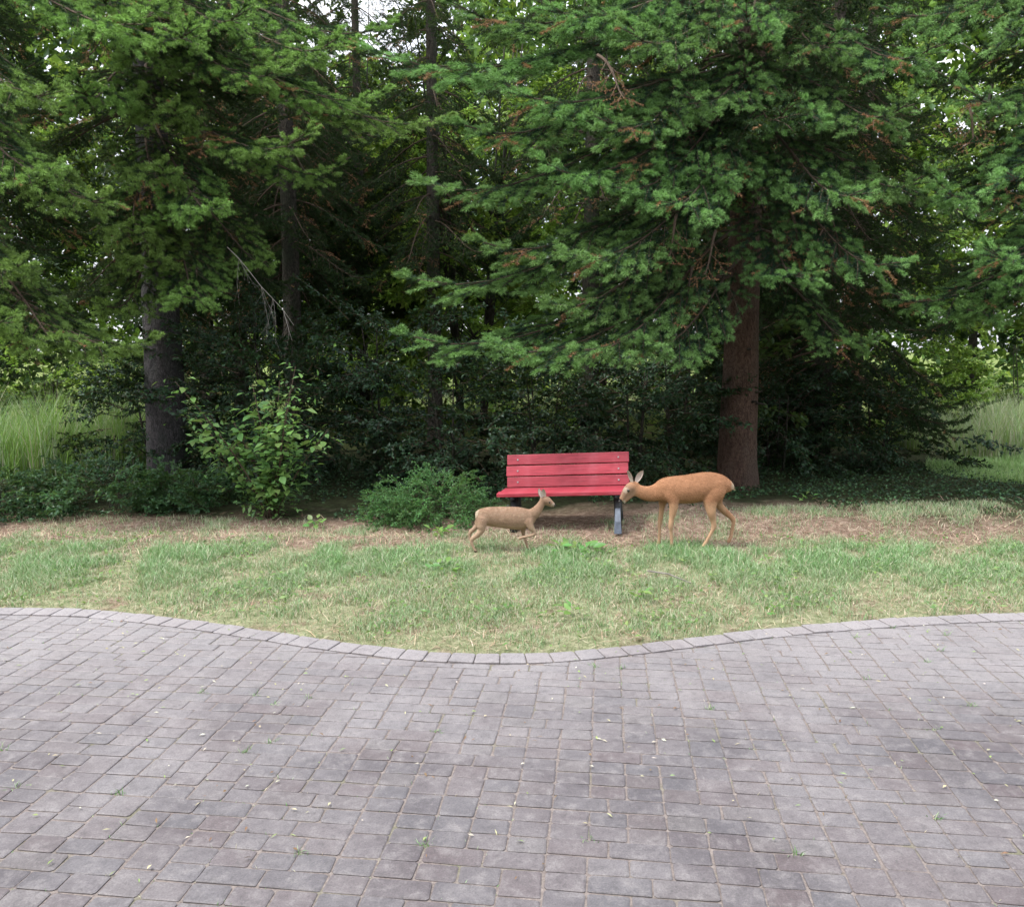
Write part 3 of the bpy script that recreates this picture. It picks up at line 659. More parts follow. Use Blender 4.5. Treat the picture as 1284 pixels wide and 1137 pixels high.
# ------------------------------------------------------------------ broadleaf foliage
def leaf_arr(P, D, Nn, ln, wd):
    """folded pointed leaves: 4 triangles each"""
    W = np.cross(D, Nn); W /= np.linalg.norm(W, axis=1, keepdims=True)+1e-9; Up = np.cross(W, D)
    ln = ln[:, None]; wd = wd[:, None]
    tip = P + D*ln - Up*ln*.12; a = P + D*ln*.45 + W*wd/2 + Up*wd*.12; b_ = P + D*ln*.45 - W*wd/2 + Up*wd*.12; mid = P + D*ln*.45
    V = np.stack([P, a, mid, b_, tip], 1).reshape(-1, 3); k = np.arange(len(P))[:, None]*5
    f = np.concatenate([k+[0, 1, 2], k+[0, 2, 3], k+[1, 4, 2], k+[2, 4, 3]], 1).reshape(-1, 3)
    return V, f
def spray_mesh(seed, L, nl, ll, lw, cols, mt, name='leafy_branch', spread=.45, flat=.6, twigw=.006):
    r = np.random.default_rng(seed); g = Geo()
    segs = []; base = np.array([0, 0, 0.]); K = 6
    main = np.array([[L*t, 0.1*L*math.sin(2.5*t+seed), .08*L*t - .12*L*t*t] for t in np.linspace(0, 1, K)])
    tube(g, main, np.linspace(twigw, twigw*.4, K), 3, (.4, .35, .3), 1, False); segs.append(main)
    for i in range(int(6+4*L)):
        t = r.uniform(.15, .95); p = np.array([np.interp(t, np.linspace(0, 1, K), main[:, j]) for j in range(3)])
        d = np.array([r.uniform(.3, 1), r.choice([-1, 1])*r.uniform(.4, 1), r.uniform(-.5, .5)*flat*1.6]); d /= np.linalg.norm(d)
        ln = L*spread*(1.1-t*.7)*r.uniform(.6, 1.1); q = np.array([p, p+d*ln*.5, p+d*ln+np.array([0, 0, -.05*L])]); segs.append(q)
        tube(g, q, [twigw*.5, twigw*.4, twigw*.2], 3, (.4, .35, .3), 1, False)
    tot = np.array([np.linalg.norm(s_[-1]-s_[0]) for s_ in segs]); pr = tot/tot.sum(); idx = r.choice(len(segs), nl, p=pr)
    P = []; D = []
    for i in idx:
        s_ = segs[i]; t = r.uniform(.1, 1)
        tt = np.linspace(0, 1, len(s_)); p = np.array([np.interp(t, tt, s_[:, j]) for j in range(3)]); ax = s_[-1]-s_[0]; ax /= np.linalg.norm(ax)
        d = ax*r.uniform(.2, .9) + r.normal(size=3)*np.array([.6, .6, .35]); P.append(p); D.append(d/np.linalg.norm(d))
    P = np.array(P); D = np.array(D); n = len(P)
    Nn = np.tile([0, 0, 1.], (n, 1)) + r.normal(size=(n, 3))*flat*.7
    V, f = leaf_arr(P, D, Nn, ll*r.uniform(.7, 1.2, n), lw*r.uniform(.8, 1.15, n))
    c = colmix(r, n, cols, [1]*len(cols), .25); g.add(V, f, np.repeat(c, 5, 0), 0)
    return g.mesh(name, [mt, M_twig])
LIT = [(0.23, 0.37, 0.06), (0.29, 0.42, 0.07), (0.16, 0.28, 0.05)]  # bright leaf colours with the sunlight of the open ground put in
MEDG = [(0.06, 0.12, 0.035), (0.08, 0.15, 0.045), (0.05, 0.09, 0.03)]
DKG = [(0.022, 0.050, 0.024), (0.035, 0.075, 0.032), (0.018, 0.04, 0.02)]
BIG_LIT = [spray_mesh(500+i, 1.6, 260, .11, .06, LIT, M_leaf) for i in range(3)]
BIG_DK = [spray_mesh(515+i, 1.6, 260, .11, .06, [(0.03, .06, .02), (.04, .075, .025), (.02, .045, .015)], M_leaf) for i in range(3)]  # same leaves coloured darker, shade put into the colour
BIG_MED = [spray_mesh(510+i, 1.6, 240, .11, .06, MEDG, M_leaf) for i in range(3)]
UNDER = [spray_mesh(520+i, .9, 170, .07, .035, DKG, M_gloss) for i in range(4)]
FINE = [spray_mesh(530+i, .45, 170, .032, .016, [(0.09, 0.23, 0.07), (0.13, 0.29, 0.09), (0.06, 0.16, 0.05)], M_leaf, spread=.5, flat=1, twigw=.003) for i in range(4)]
BRIGHT = [(0.16, 0.31, 0.09), (0.21, 0.38, 0.11), (0.12, 0.25, 0.08)]
SHR = [spray_mesh(540+i, .6, 34, .11, .055, BRIGHT, M_leaf, spread=.4, flat=.5, twigw=.004) for i in range(4)]
LOWG = [spray_mesh(550+i, .4, 60, .06, .035, [(0.05, 0.12, 0.05), (0.08, 0.17, 0.065)], M_leaf, twigw=.003) for i in range(3)]

def rnd_rot(rr, az, el): return (Matrix.Rotation(az, 4, 'Z') @ Matrix.Rotation(-el, 4, 'Y') @ Matrix.Rotation(rr.uniform(-.6, .6), 4, 'X')).to_euler()
def broadleaf(name, loc, label, h, r0, meshes, n, crown, seed, stems=1, z0=1.0, group=None, cat='tree', sc=(.8, 1.4)):
    """crown = list of (dx, dy, z, rx, ry, rz) blobs filled with leafy branches whose bases point back to the stem"""
    rr = random.Random(seed); p = Vector((loc[0], loc[1], gzf(loc[0], loc[1])))
    root = empty(name, p, label, cat, group)
    for s_ in range(stems):
        g = Geo(); a = rr.uniform(0, 6.28); sp = 0 if stems == 1 else rr.uniform(.1, .3); K = 9
        bend = rr.uniform(-.4, .4)
        pts = [(math.cos(a)*(.05*stems + sp*h*(i/K)**1.3*.5), math.sin(a)*(.05*stems+sp*h*(i/K)**1.3*.5) + bend*math.sin(i/K*3)*.3, -.1+h*i/K) for i in range(K+1)]
        tube(g, pts, np.linspace(r0, r0*.2, K+1), 10)
        # limbs
        for i in range(2, K):
            for q in range(2):
                b0 = Vector(pts[i]); an = rr.uniform(0, 6.28); ln = h*.28*rr.uniform(.5, 1)*(1-.5*i/K)
                e = [b0 + Vector((math.cos(an)*ln*t, math.sin(an)*ln*t, ln*t*.8)) for t in (0, .35, .7, 1)]
                tube(g, e, np.linspace(r0*.4*(1-i/K*.6), r0*.08, 4), 5)
        link('trunk', g.mesh('trunk', M_bark_dark, True), root)
    tot = sum(c[3]*c[4]*c[5] for c in crown)
    for (dx, dy, z, rx, ry, rz) in crown:
        k = max(3, int(n*rx*ry*rz/tot))
        for i in range(k):
            while True:
                q = Vector((rr.uniform(-1, 1), rr.uniform(-1, 1), rr.uniform(-1, 1)))
                if .25 < q.length < 1: break
            pos = Vector((dx+q.x*rx, dy+q.y*ry, max(.05, z+q.z*rz)))
            az = math.atan2(q.y*ry+dy*.3, q.x*rx+dx*.3) + rr.uniform(-.6, .6); el = q.z*.7 + rr.uniform(-.3, .3)
            o = bpy.data.objects.new('leafy_branch', rr.choice(meshes)); C.objects.link(o); o.parent = root; o.location = pos
            o.rotation_euler = rnd_rot(rr, az, el); s_ = rr.uniform(*sc); o.scale = (s_, s_, s_)
    return root

x, y, r = CLOVER; n = len(x); g = Geo()
P = np.stack([x, y, gz(x, y)+r.uniform(.02, .075, n)], 1); D = r.normal(size=(n, 3))*[1, 1, .35]; D /= np.linalg.norm(D, axis=1)[:, None]
V, f = leaf_arr(P, D, np.tile([0, 0, 1.], (n, 1)) + r.normal(size=(n, 3))*.4, r.uniform(.025, .07, n), r.uniform(.016, .034, n))
g.add(V, f, np.repeat(colmix(r, n, [(.20, .36, .10), (.13, .27, .08), (.30, .42, .16)], [1, 1, .7]), 5, 0)); tag(link('clover', g.mesh('clover', M_leaf)), 'clover and plantain leaves growing low in the grass strip', 'clover', kind='stuff')
# background broadleaf trees, sunlight and shade put into their leaf colours
bk = [(-14, 21, 'M'), (-10.5, 24, 'L'), (-5.8, 22, 'M'), (-2.5, 25, 'L'), (2.5, 23, 'L'), (5.5, 26, 'M'), (9.5, 23, 'L'), (13.5, 24, 'M'), (-1.0, 20, 'L'), (16.5, 21, 'L'), (-4.9, 26, 'T'), (-1.6, 28, 'T')]
words = {(-14, 21): 'broadleaf tree behind the left edge, its leaves in shade', (-10.5, 24): 'pale green broadleaf tree seen through gaps between the left boughs',
 (-5.8, 22): 'darker broadleaf tree far behind the hanging dead branch', (-2.5, 25): 'sunlit yellow green tree far behind, left of the bench',
 (2.5, 23): 'sunlit green tree seen under the fir boughs behind the bench', (5.5, 26): 'mid green tree behind the fir trunk',
 (9.5, 23): 'pale green tree beyond the dark drooping spruce', (13.5, 24): 'mid green tree beyond the meadow at right',
 (-1.0, 20): 'thin many stemmed tree whose poles show left of the centre boughs', (16.5, 21): 'pale leafy tree beyond the right edge', (-4.9, 26): 'tall thin crowned tree against the sky, left of the poles', (-1.6, 28): 'tall tree against the sky far behind the tip of the centre bough'}
for i, (X, Y, k) in enumerate(bk):
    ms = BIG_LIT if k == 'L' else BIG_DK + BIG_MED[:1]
    hh = 9 + (i*37 % 5)*.6
    if X == -1.0: cr = [(0, 0, 3.0, 1.6, 1.4, 1.6), (.5, 0, 6.5, 1.5, 1.2, 1.2)]; st_ = 7
    elif k == 'T': cr = [(0, 0, 6.5, 2.2, 1.5, 2.5), (.5, 0, 10.5, 2.2, 1.5, 2.6)]; st_ = 3; hh = 13
    elif X in (-2.5, -5.8): cr = [(0, 0, 2.6, 2.4, 2.0, 2.6), (.6, .3, 5.0, 2.0, 1.6, 1.5)]; st_ = 3; hh = 8
    else: cr = [(0, 0, 2.6, 2.6, 2.0, 2.6), (.8, -.3, 6.0, 2.4, 1.9, 2.2), (-.9, .4, 8.3, 1.8, 1.6, 1.6)]; st_ = 1
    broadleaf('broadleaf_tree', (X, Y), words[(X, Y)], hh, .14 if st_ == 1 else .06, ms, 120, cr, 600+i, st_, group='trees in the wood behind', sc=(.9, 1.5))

# understorey shrubs in the shade
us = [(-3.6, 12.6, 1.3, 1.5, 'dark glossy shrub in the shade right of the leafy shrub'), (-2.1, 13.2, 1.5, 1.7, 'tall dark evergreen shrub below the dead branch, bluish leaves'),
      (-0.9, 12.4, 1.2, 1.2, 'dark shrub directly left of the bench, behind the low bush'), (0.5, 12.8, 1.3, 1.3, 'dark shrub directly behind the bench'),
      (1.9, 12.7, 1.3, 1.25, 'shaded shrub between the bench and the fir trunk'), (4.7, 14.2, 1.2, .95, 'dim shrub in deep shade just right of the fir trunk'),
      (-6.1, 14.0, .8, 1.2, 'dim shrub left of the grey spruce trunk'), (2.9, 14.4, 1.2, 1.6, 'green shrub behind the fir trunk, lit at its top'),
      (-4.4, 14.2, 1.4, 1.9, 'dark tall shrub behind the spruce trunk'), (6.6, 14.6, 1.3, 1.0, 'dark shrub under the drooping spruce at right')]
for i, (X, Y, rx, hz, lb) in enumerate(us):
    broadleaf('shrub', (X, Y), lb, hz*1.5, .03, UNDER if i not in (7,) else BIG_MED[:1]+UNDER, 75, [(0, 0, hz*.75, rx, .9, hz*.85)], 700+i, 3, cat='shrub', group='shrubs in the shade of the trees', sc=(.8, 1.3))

# ------------------------------------------------------------------ leafy shrub at left with leaves one can pick apart
def one_leaf(ln, wd, seed):
    g = Geo(); r = np.random.default_rng(seed)
    prof = [(0, 0), (.2, .6), (.45, 1), (.7, .75), (1, 0)]
    V = []; 
    for t, w_ in prof:
        z = -.18*ln*t*t + .02*ln; V += [(ln*t, -wd/2*w_, z + .12*wd*w_), (ln*t, 0, z), (ln*t, wd/2*w_, z + .12*wd*w_)]
    f = []
    for i in range(4):
        a = i*3
        for q in (0, 1): f += [(a+q, a+q+3, a+q+1), (a+q+1, a+q+3, a+q+4)]
    g.add(V, f, (0.19*(.8+.4*r.random()), 0.34*(.85+.3*r.random()), .10)); return g.mesh('leaf', M_leaf, True)
LV = [one_leaf(.15, .085, i) for i in range(6)]
sp_ = gnd(330, 652); sp_ = Vector((sp_.x, 10.35, 0)); sp_.z = gzf(sp_.x, sp_.y)
shrub = empty('leafy_shrub', sp_, 'bright green young shrub with big pointed leaves before the spruce trunk', 'shrub')
rr = random.Random(77); stems = []
for i in range(12):
    g = Geo(); a = rr.uniform(0, 6.28); tx = rr.uniform(-1.15, .75); top = rr.uniform(1.2, 2.45)*(1-.25*abs(tx)); ty = rr.uniform(-.5, .4)
    pts = [Vector((tx*t**1.4 + .05*math.cos(a), ty*t**1.4 + .05*math.sin(a), top*t - .05)) for t in np.linspace(0, 1, 7)]
    tube(g, pts, np.linspace(.013, .004, 7), 5); link('stem', g.mesh('stem', M_twig, True), shrub); stems.append(pts)
cnt = 0
for pts in stems:
    for k in range(24):
        t = rr.uniform(.25, 1)*6; i = min(int(t), 5); p = pts[i].lerp(pts[i+1], t-i)
        az = rr.uniform(0, 6.28); off = rr.uniform(.0, .24); 
        if rr.random() < .55: az = rr.uniform(PI*1.1, PI*1.9)
        q = p + Vector((math.cos(az)*off, math.sin(az)*off, rr.uniform(-.05, .08)))
        o = bpy.data.objects.new('leaf', rr.choice(LV)); C.objects.link(o); o.parent = shrub; o.location = q
        o.rotation_euler = rnd_rot(rr, az, rr.uniform(-.5, .3)); s_ = rr.uniform(.7, 1.2); o.scale = (s_,)*3; cnt += 1
g = Geo(); n = 1500; r = np.random.default_rng(9)
P = []; 
for i in range(n):
    pts = stems[r.integers(len(stems))]; t = r.uniform(.08, 1)*6; j = min(int(t), 5); p = pts[j].lerp(pts[j+1], t-j); P.append(tuple(p))
P = np.array(P) + r.normal(size=(n, 3))*np.array([.15, .14, .09]); D = r.normal(size=(n, 3))*[1, 1, .4]; D /= np.linalg.norm(D, axis=1)[:, None]
V, f = leaf_arr(P, D, np.tile([0, 0, 1.], (n, 1)) + r.normal(size=(n, 3))*.35, r.uniform(.06, .11, n), r.uniform(.035, .055, n))
g.add(V, f, np.repeat(colmix(r, n, BRIGHT+[(0.06, .13, .05)], [1, 1, 1, 1]), 5, 0)); o = link('inner_foliage', g.mesh('inner_foliage', M_leaf), shrub); o['kind'] = 'stuff'

# low bush left of the bench, made of fine leaves
for i, (u, v, Y, rx, hz, lb) in enumerate([(552, 655, 10.0, .55, .55, 'low rounded bush with fine dark green leaves left of the bench'),
        (506, 650, 10.2, .34, .33, 'smaller low bush at the left foot of the rounded bush')]):
    q = at(u, v, Y)
    broadleaf('low_bush', (q.x, Y), lb, hz*1.1, .01, FINE, 150 if i == 0 else 70, [(0, 0, hz*.42, rx, .4, hz*.5)], 800+i, 4, cat='bush', sc=(.6, 1.1))
for i, (X, Y, rx, hz, lb) in enumerate([(-5.6, 10.9, 1.0, .5, 'low dark ground shrub in front of the tall grass at far left'), (-4.55, 11.3, .5, .35, 'low dark shrub at the foot of the spruce trunk, left side'),
        (-6.9, 10.6, .9, .55, 'low dark shrub cut by the left edge of the picture')]):
    broadleaf('ground_shrub', (X, Y), lb, hz, .01, LOWG, 110, [(0, 0, hz*.5, rx, .6, hz*.6)], 820+i, 4, cat='shrub', sc=(.7, 1.2))

for i, (X, Y, rx, hz, lb) in enumerate([(-9.6, 16.8, 1.5, 1.9, 'sunlit pale green bush behind the tall grass at the left edge'), (-11.6, 15.6, 1.2, 1.5, 'lit bush at the very left edge, in the tall grass'),
        (11.6, 18.2, 1.5, 2.3, 'sunlit green bush behind the pale grass at the right edge'), (9.3, 18.0, 1.0, 1.5, 'small lit bush where the clearing meets the dark spruce')]):
    broadleaf('bush', (X, Y), lb, hz, .02, [BIG_LIT[0], BIG_LIT[1], BIG_MED[0]], 34, [(0, 0, hz*.5, rx, .9, hz*.55)], 850+i, 4, cat='bush', sc=(.5, .9))
# tall grass left and right, sunlight put into the pale blade colours
def grass_patch(name, label, cx, cy, rx, ry, n, h, seed, pal, wts):
    r = np.random.default_rng(seed); a = r.uniform(0, 2*PI, n); q = np.sqrt(r.random(n)); x = cx+rx*q*np.cos(a); y = cy+ry*q*np.sin(a)
    g = Geo(); g.add(*blades(x, y, gz(x, y)-.02, h*r.uniform(.35, 1.15, n)*(.75+.35*np.sin(x*2.1+y*1.3)*np.sin(x*4.7+1)), r.uniform(.006, .014, n), r.uniform(0, .3, n), colmix(r, n, pal, wts), r, .35))
    tag(link(name, g.mesh(name, M_grass)), label, 'grass', kind='stuff')
grass_patch('tall_grass', 'tall sunlit grass and nettles at the left edge under the spruce boughs', -8.9, 14.6, 2.4, 1.6, 14000, 1.4, 1, [PALE, STRAW, (0.26, .42, .09), (.2, .34, .07)], [.25, .1, .4, .25])
grass_patch('tall_grass', 'tall pale seeding grass in the light at the right edge', 10.6, 17.0, 2.2, 2.2, 15000, 1.2, 2, [(.50, .62, .34), (.66, .62, .45), (0.38, .55, .16)], [.4, .3, .3])
grass_patch('meadow_grass', 'short sunlit meadow grass at right beyond the shaded ground', 9.0, 13.9, 1.7, 1.5, 14000, .22, 3, [(.42, .58, .26), (.30, .50, .16)], [.5, .5])  # blades coloured brighter to stand in for sunlight
grass_patch('meadow_grass', 'sunlit meadow glimpsed between the dark shrubs', 0, 30, 20, 6, 14000, .5, 4, [PALE, GREEN, STRAW], [.5, .3, .2])
# ivy-like ground cover in the shade behind
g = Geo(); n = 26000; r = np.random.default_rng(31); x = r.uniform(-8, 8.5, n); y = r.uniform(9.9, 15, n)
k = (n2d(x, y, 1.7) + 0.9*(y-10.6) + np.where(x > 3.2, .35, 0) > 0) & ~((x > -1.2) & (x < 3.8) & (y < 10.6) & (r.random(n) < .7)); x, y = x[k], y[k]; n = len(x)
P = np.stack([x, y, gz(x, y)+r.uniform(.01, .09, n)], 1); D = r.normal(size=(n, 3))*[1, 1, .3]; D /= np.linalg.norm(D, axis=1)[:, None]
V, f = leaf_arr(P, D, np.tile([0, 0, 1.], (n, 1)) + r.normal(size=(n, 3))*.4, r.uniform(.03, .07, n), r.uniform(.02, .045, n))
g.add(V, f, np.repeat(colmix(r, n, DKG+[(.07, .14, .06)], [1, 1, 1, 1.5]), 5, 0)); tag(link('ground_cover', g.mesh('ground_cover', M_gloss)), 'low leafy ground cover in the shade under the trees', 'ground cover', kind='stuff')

# far wood that closes the view
g = Geo(); n = 150000; r = np.random.default_rng(41); a = r.uniform(-.95, .95, n); dist = r.uniform(36, 46, n)
x = np.sin(a)*dist*1.1; y = np.cos(a)*dist; top = 14.5 + 2.0*np.sin(x*.35) + 1.3*np.sin(x*.9+1) + 6*sstep(.05, .14, np.abs(x/y+.17)) + 1; z = r.random(n)**.8*top
P = np.stack([x, y, z], 1) + r.normal(size=(n, 3))*.3; D = r.normal(size=(n, 3)); D /= np.linalg.norm(D, axis=1)[:, None]
V, f = leaf_arr(P, D, r.normal(size=(n, 3)) + [0, 0, 1.], r.uniform(.3, .6, n), r.uniform(.2, .36, n))
g.add(V, f, np.repeat(colmix(r, n, MEDG+LIT, [1]*6), 5, 0)); tag(link('distant_wood', g.mesh('distant_wood', M_leaf)), 'far edge of the wood closing the view', 'wood', kind='stuff')

# ------------------------------------------------------------------ bench
def paint_mat():
    m = mat('red_paint'); b = NB(m); tc = b.n('ShaderNodeTexCoord'); mp = b.n('ShaderNodeMapping'); mp.inputs['Scale'].default_value = (1, 14, 14)
    b.l(tc.outputs['Object'], mp.inputs[0]); n1 = b.noise(mp.outputs[0], 4, 6, .65); n2 = b.noise(tc.outputs['Object'], 5, 4); oi = b.n('ShaderNodeObjectInfo')
    c = b.ramp(n1, [(.3, (.20, .016, .028)), (.55, (.34, .032, .052)), (.8, (.41, .075, .095))]); c = b.mix(b.ramp(n2, [(.5, 0), (.75, .45)]), c, (.40, .09, .12))
    hs = b.n('ShaderNodeHueSaturation'); b.l(c, hs.inputs['Color']); v = b.math('MULTIPLY_ADD', oi.outputs['Random'], .25); v.node.inputs[2].default_value = .88; b.l(v, hs.inputs['Value'])
    p = b.n('ShaderNodeBsdfPrincipled'); p.inputs['Roughness'].default_value = .55; b.l(hs.outputs[0], p.inputs['Base Color'])
    b.l(b.bump(n1, .35, .004), p.inputs['Normal']); b.out(p.outputs[0]); return m
M_red = paint_mat()
M_iron = plain('black_iron', (0.02, 0.022, 0.026), .55, .3, .5, .4)
M_conc = plain('pale_steel', (0.12, 0.15, 0.20), .45, .3, .5, .45, nscale=14)
M_galv = plain('bolt_steel', (0.35, 0.35, 0.36), .4, None, .5, .3)
def bevel_box(name, sx, sy, sz, m, bev=.006, seg=2):
    bm = bmesh.new(); bmesh.ops.create_cube(bm, size=1); bmesh.ops.scale(bm, vec=(sx, sy, sz), verts=bm.verts)
    bmesh.ops.bevel(bm, geom=bm.edges[:], offset=bev, segments=seg, affect='EDGES', profile=.5)
    me = bpy.data.meshes.new(name); bm.to_mesh(me); bm.free(); me.materials.append(m); return me
BW = 1.47
bp = at(706, 668, 9.55); 
bench = empty('park_bench', (bp.x+.045, 9.45, 0), 'red wooden plank bench on dark legs under the fir boughs', 'bench')
bench.location.z = gzf(bench.location.x, 9.3) - .0
# local: +X along the bench to the right, -Y to the front
bench.rotation_euler = (0, R(-3.1), R(-11))
slat = bevel_box('slat', BW, .032, .124, M_red)
th = R(16)
for i in range(3):
    z = .528 + i*.131; y = .155 + (z-.47)*math.tan(th)
    link('back_slat', slat, bench, ((.004, -.006, .003)[i], y, z), (-th + (.01, -.015, .008)[i], (.0012, -.002, .0015)[i], 0))
pl = bevel_box('seat_plank', BW+.02, .132, .045, M_red)
for i in range(3): link('seat_plank', pl, bench, (-.01 if i else -.03, -.215+i*.142, .448 - (.006 if i == 2 else 0)), (R(2), 0, 0))
# legs: swept black frame with a pale steel front strip on a foot
def frame_mesh():
    g = Geo(); 
    tube(g, [(0, -.27, .0), (0, -.235, .12), (0, -.15, .27), (0, -.10, .42)], [.045, .04, .045, .05], 8)
    tube(g, [(0, .25, .0), (0, .20, .15), (0, .15, .28), (0, .19, .42), (0, .238, .52), (0, .325, .84)], [.036, .03, .03, .03, .024, .02], 8)
    tube(g, [(0, -.27, .40), (0, .18, .40)], [.026, .026], 8)
    tube(g, [(0, -.22, .14), (0, .20, .15)], [.018, .018], 6)
    return g.mesh('leg', M_iron, True)
fm = frame_mesh()
for sx_ in (-.60, .615):
    lg = link('leg', fm, bench, (sx_, 0, 0))
    if sx_ > 0:
        g = Geo(); pts = [(0, -.335, -.01), (0, -.295, .12), (0, -.215, .26)]
        V = []
        for (a, y, z), hw in zip(pts, (.042, .035, .028)):
            V += [(-hw, y+.0, z), (hw, y+.0, z), (-hw, y+.03, z), (hw, y+.03, z)]
        f = []
        for i in range(2):
            a = i*4
            for (q, w_) in ((0, 1), (1, 3), (3, 2), (2, 0)): f += [(a+q, a+w_, a+q+4), (a+w_, a+w_+4, a+q+4)]
        f += [(0, 2, 1), (1, 2, 3), (8, 9, 10), (9, 11, 10)]
        g.add(V, f); link('front_strip', g.mesh('front_strip', M_conc), lg)
bolt = bevel_box('bolt', .018, .008, .018, M_galv, .003)
for sx_ in (-.60, .615):
    for i in range(3):
        z = .528+i*.131; link('bolt', bolt, bench, (sx_, .155+(z-.47)*math.tan(th)-.021, z+.004), (-th, 0, 0))

# ------------------------------------------------------------------ deer
def fur_mat():
    m = mat('fur'); b = NB(m); a = b.n('ShaderNodeAttribute', attribute_name='col'); tc = b.n('ShaderNodeTexCoord')
    mp = b.n('ShaderNodeMapping'); mp.inputs['Scale'].default_value = (.6, 1, 1.2); b.l(tc.outputs['Object'], mp.inputs[0])
    n1 = b.noise(mp.outputs[0], 120, 5, .75); n2 = b.noise(tc.outputs['Object'], 6, 5, .6, .4)
    hs = b.n('ShaderNodeHueSaturation'); b.l(a.outputs['Color'], hs.inputs['Color']); v = b.math('MULTIPLY_ADD', b.math('ADD', n1, n2), .75); v.node.inputs[2].default_value = .22; b.l(v, hs.inputs['Value'])
    p = b.n('ShaderNodeBsdfPrincipled'); p.inputs['Roughness'].default_value = .85; p.inputs['Specular IOR Level'].default_value = .15
    p.inputs['Sheen Weight'].default_value = .05; p.inputs['Sheen Roughness'].default_value = .5
    b.l(hs.outputs[0], p.inputs['Base Color']); b.l(b.bump(n1, .8, .010), p.inputs['Normal']); b.out(p.outputs[0]); return m
M_fur = fur_mat()
M_hair = foliage_mat('hair', 0.1, 0.0, 0.5, 0.0)
M_eye = plain('eye', (0.01, 0.008, 0.006), .1, None, .8)
M_nose = plain('nose_skin', (0.02, 0.018, 0.018), .45, None, .5)

def eloft(g, rings, n=16):
    """rings: (x, y, z, half_width_y, half_height) with direction from neighbours; closed ends; path lies mostly in XZ"""
    P = np.array([r_[:3] for r_ in rings], float)
    # subdivide smoothly
    k = len(P); tt = np.arange(k); td = np.linspace(0, k-1, (k-1)*5+1)
    def cat(v):
        v = np.asarray(v, float); out = []
        for t in td:
            i = min(int(t), k-2); f_ = t-i; p0, p1, p2, p3 = v[max(i-1, 0)], v[i], v[i+1], v[min(i+2, k-1)]
            out.append(.5*((2*p1)+(-p0+p2)*f_+(2*p0-5*p1+4*p2-p3)*f_**2+(-p0+3*p1-3*p2+p3)*f_**3))
        return np.array(out)
    P = cat(P); ry = cat([r_[3] for r_ in rings]); rz = cat([r_[4] for r_ in rings])
    T = np.gradient(P, axis=0); T /= np.linalg.norm(T, axis=1)[:, None]
    Yv = np.tile([0, 1., 0], (len(P), 1)); Yv -= (Yv*T).sum(1)[:, None]*T; Yv /= np.linalg.norm(Yv, axis=1)[:, None]; N_ = np.cross(T, Yv)
    # round the ends off
    Pa = P[0]-T[0]*min(ry[0], rz[0])*.6; Pb = P[-1]+T[-1]*min(ry[-1], rz[-1])*.6
    P = np.vstack([Pa, P, Pb]); ry = np.concatenate([[ry[0]*.55], ry, [ry[-1]*.55]]); rz = np.concatenate([[rz[0]*.55], rz, [rz[-1]*.55]])
    Yv = np.vstack([Yv[0], Yv, Yv[-1]]); N_ = np.vstack([N_[0], N_, N_[-1]])
    th_ = np.arange(n)*2*PI/n; m_ = len(P)
    V = P[:, None] + np.cos(th_)[None, :, None]*Yv[:, None]*ry[:, None, None] + np.sin(th_)[None, :, None]*N_[:, None]*rz[:, None, None]
    V = V.reshape(-1, 3); f = []
    for i in range(m_-1):
        for j in range(n): a, c_ = i*n+j, i*n+(j+1) % n; f += [(a, c_, a+n), (c_, c_+n, a+n)]
    V = np.vstack([V, P[0], P[-1]])
    for j in range(n): f += [(m_*n, (j+1) % n, j), (m_*n+1, (m_-1)*n+j, (m_-1)*n+(j+1) % n)]
    g.add(V, f)
def remesh(g, voxel, colf, name, mt, it=8, body_z=(.40, .48)):
    me = g.mesh('tmp', mt); o = bpy.data.objects.new('tmp', me); C.objects.link(o)
    a = o.modifiers.new('r', 'REMESH'); a.mode = 'VOXEL'; a.voxel_size = voxel; a.use_smooth_shade = True
    s_ = o.modifiers.new('s', 'SMOOTH'); s_.factor = .5; s_.iterations = it
    dg = bpy.context.evaluated_depsgraph_get(); me2 = bpy.data.meshes.new_from_object(o.evaluated_get(dg), depsgraph=dg)
    bpy.data.objects.remove(o); me2.name = name
    n = len(me2.vertices); co = np.zeros(n*3, np.float32); me2.vertices.foreach_get('co', co); co = co.reshape(-1, 3)
    E = np.zeros(len(me2.edges)*2, np.int32); me2.edges.foreach_get('vertices', E); E = E.reshape(-1, 2)
    deg = np.bincount(E.ravel(), minlength=n).astype(float)[:, None]; wt = sstep(*body_z, co[:, 2])[:, None]*.6
    for _ in range(40):
        acc = np.stack([np.bincount(E[:, 0], co[E[:, 1], q], n) + np.bincount(E[:, 1], co[E[:, 0], q], n) for q in range(3)], 1)/np.maximum(deg, 1)
        co = co + (acc-co)*wt
    me2.vertices.foreach_set('co', co.astype(np.float32).ravel()); me2.update()
    c = colf(co)
    for a in list(me2.color_attributes): me2.color_attributes.remove(a)
    at_ = me2.color_attributes.new('col', 'FLOAT_COLOR', 'POINT'); at_.data.foreach_set('color', np.concatenate([c, np.ones((n, 1))], 1).astype(np.float32).ravel())
    if not me2.materials: me2.materials.append(mt)
    me2.materials[0] = mt
    return me2
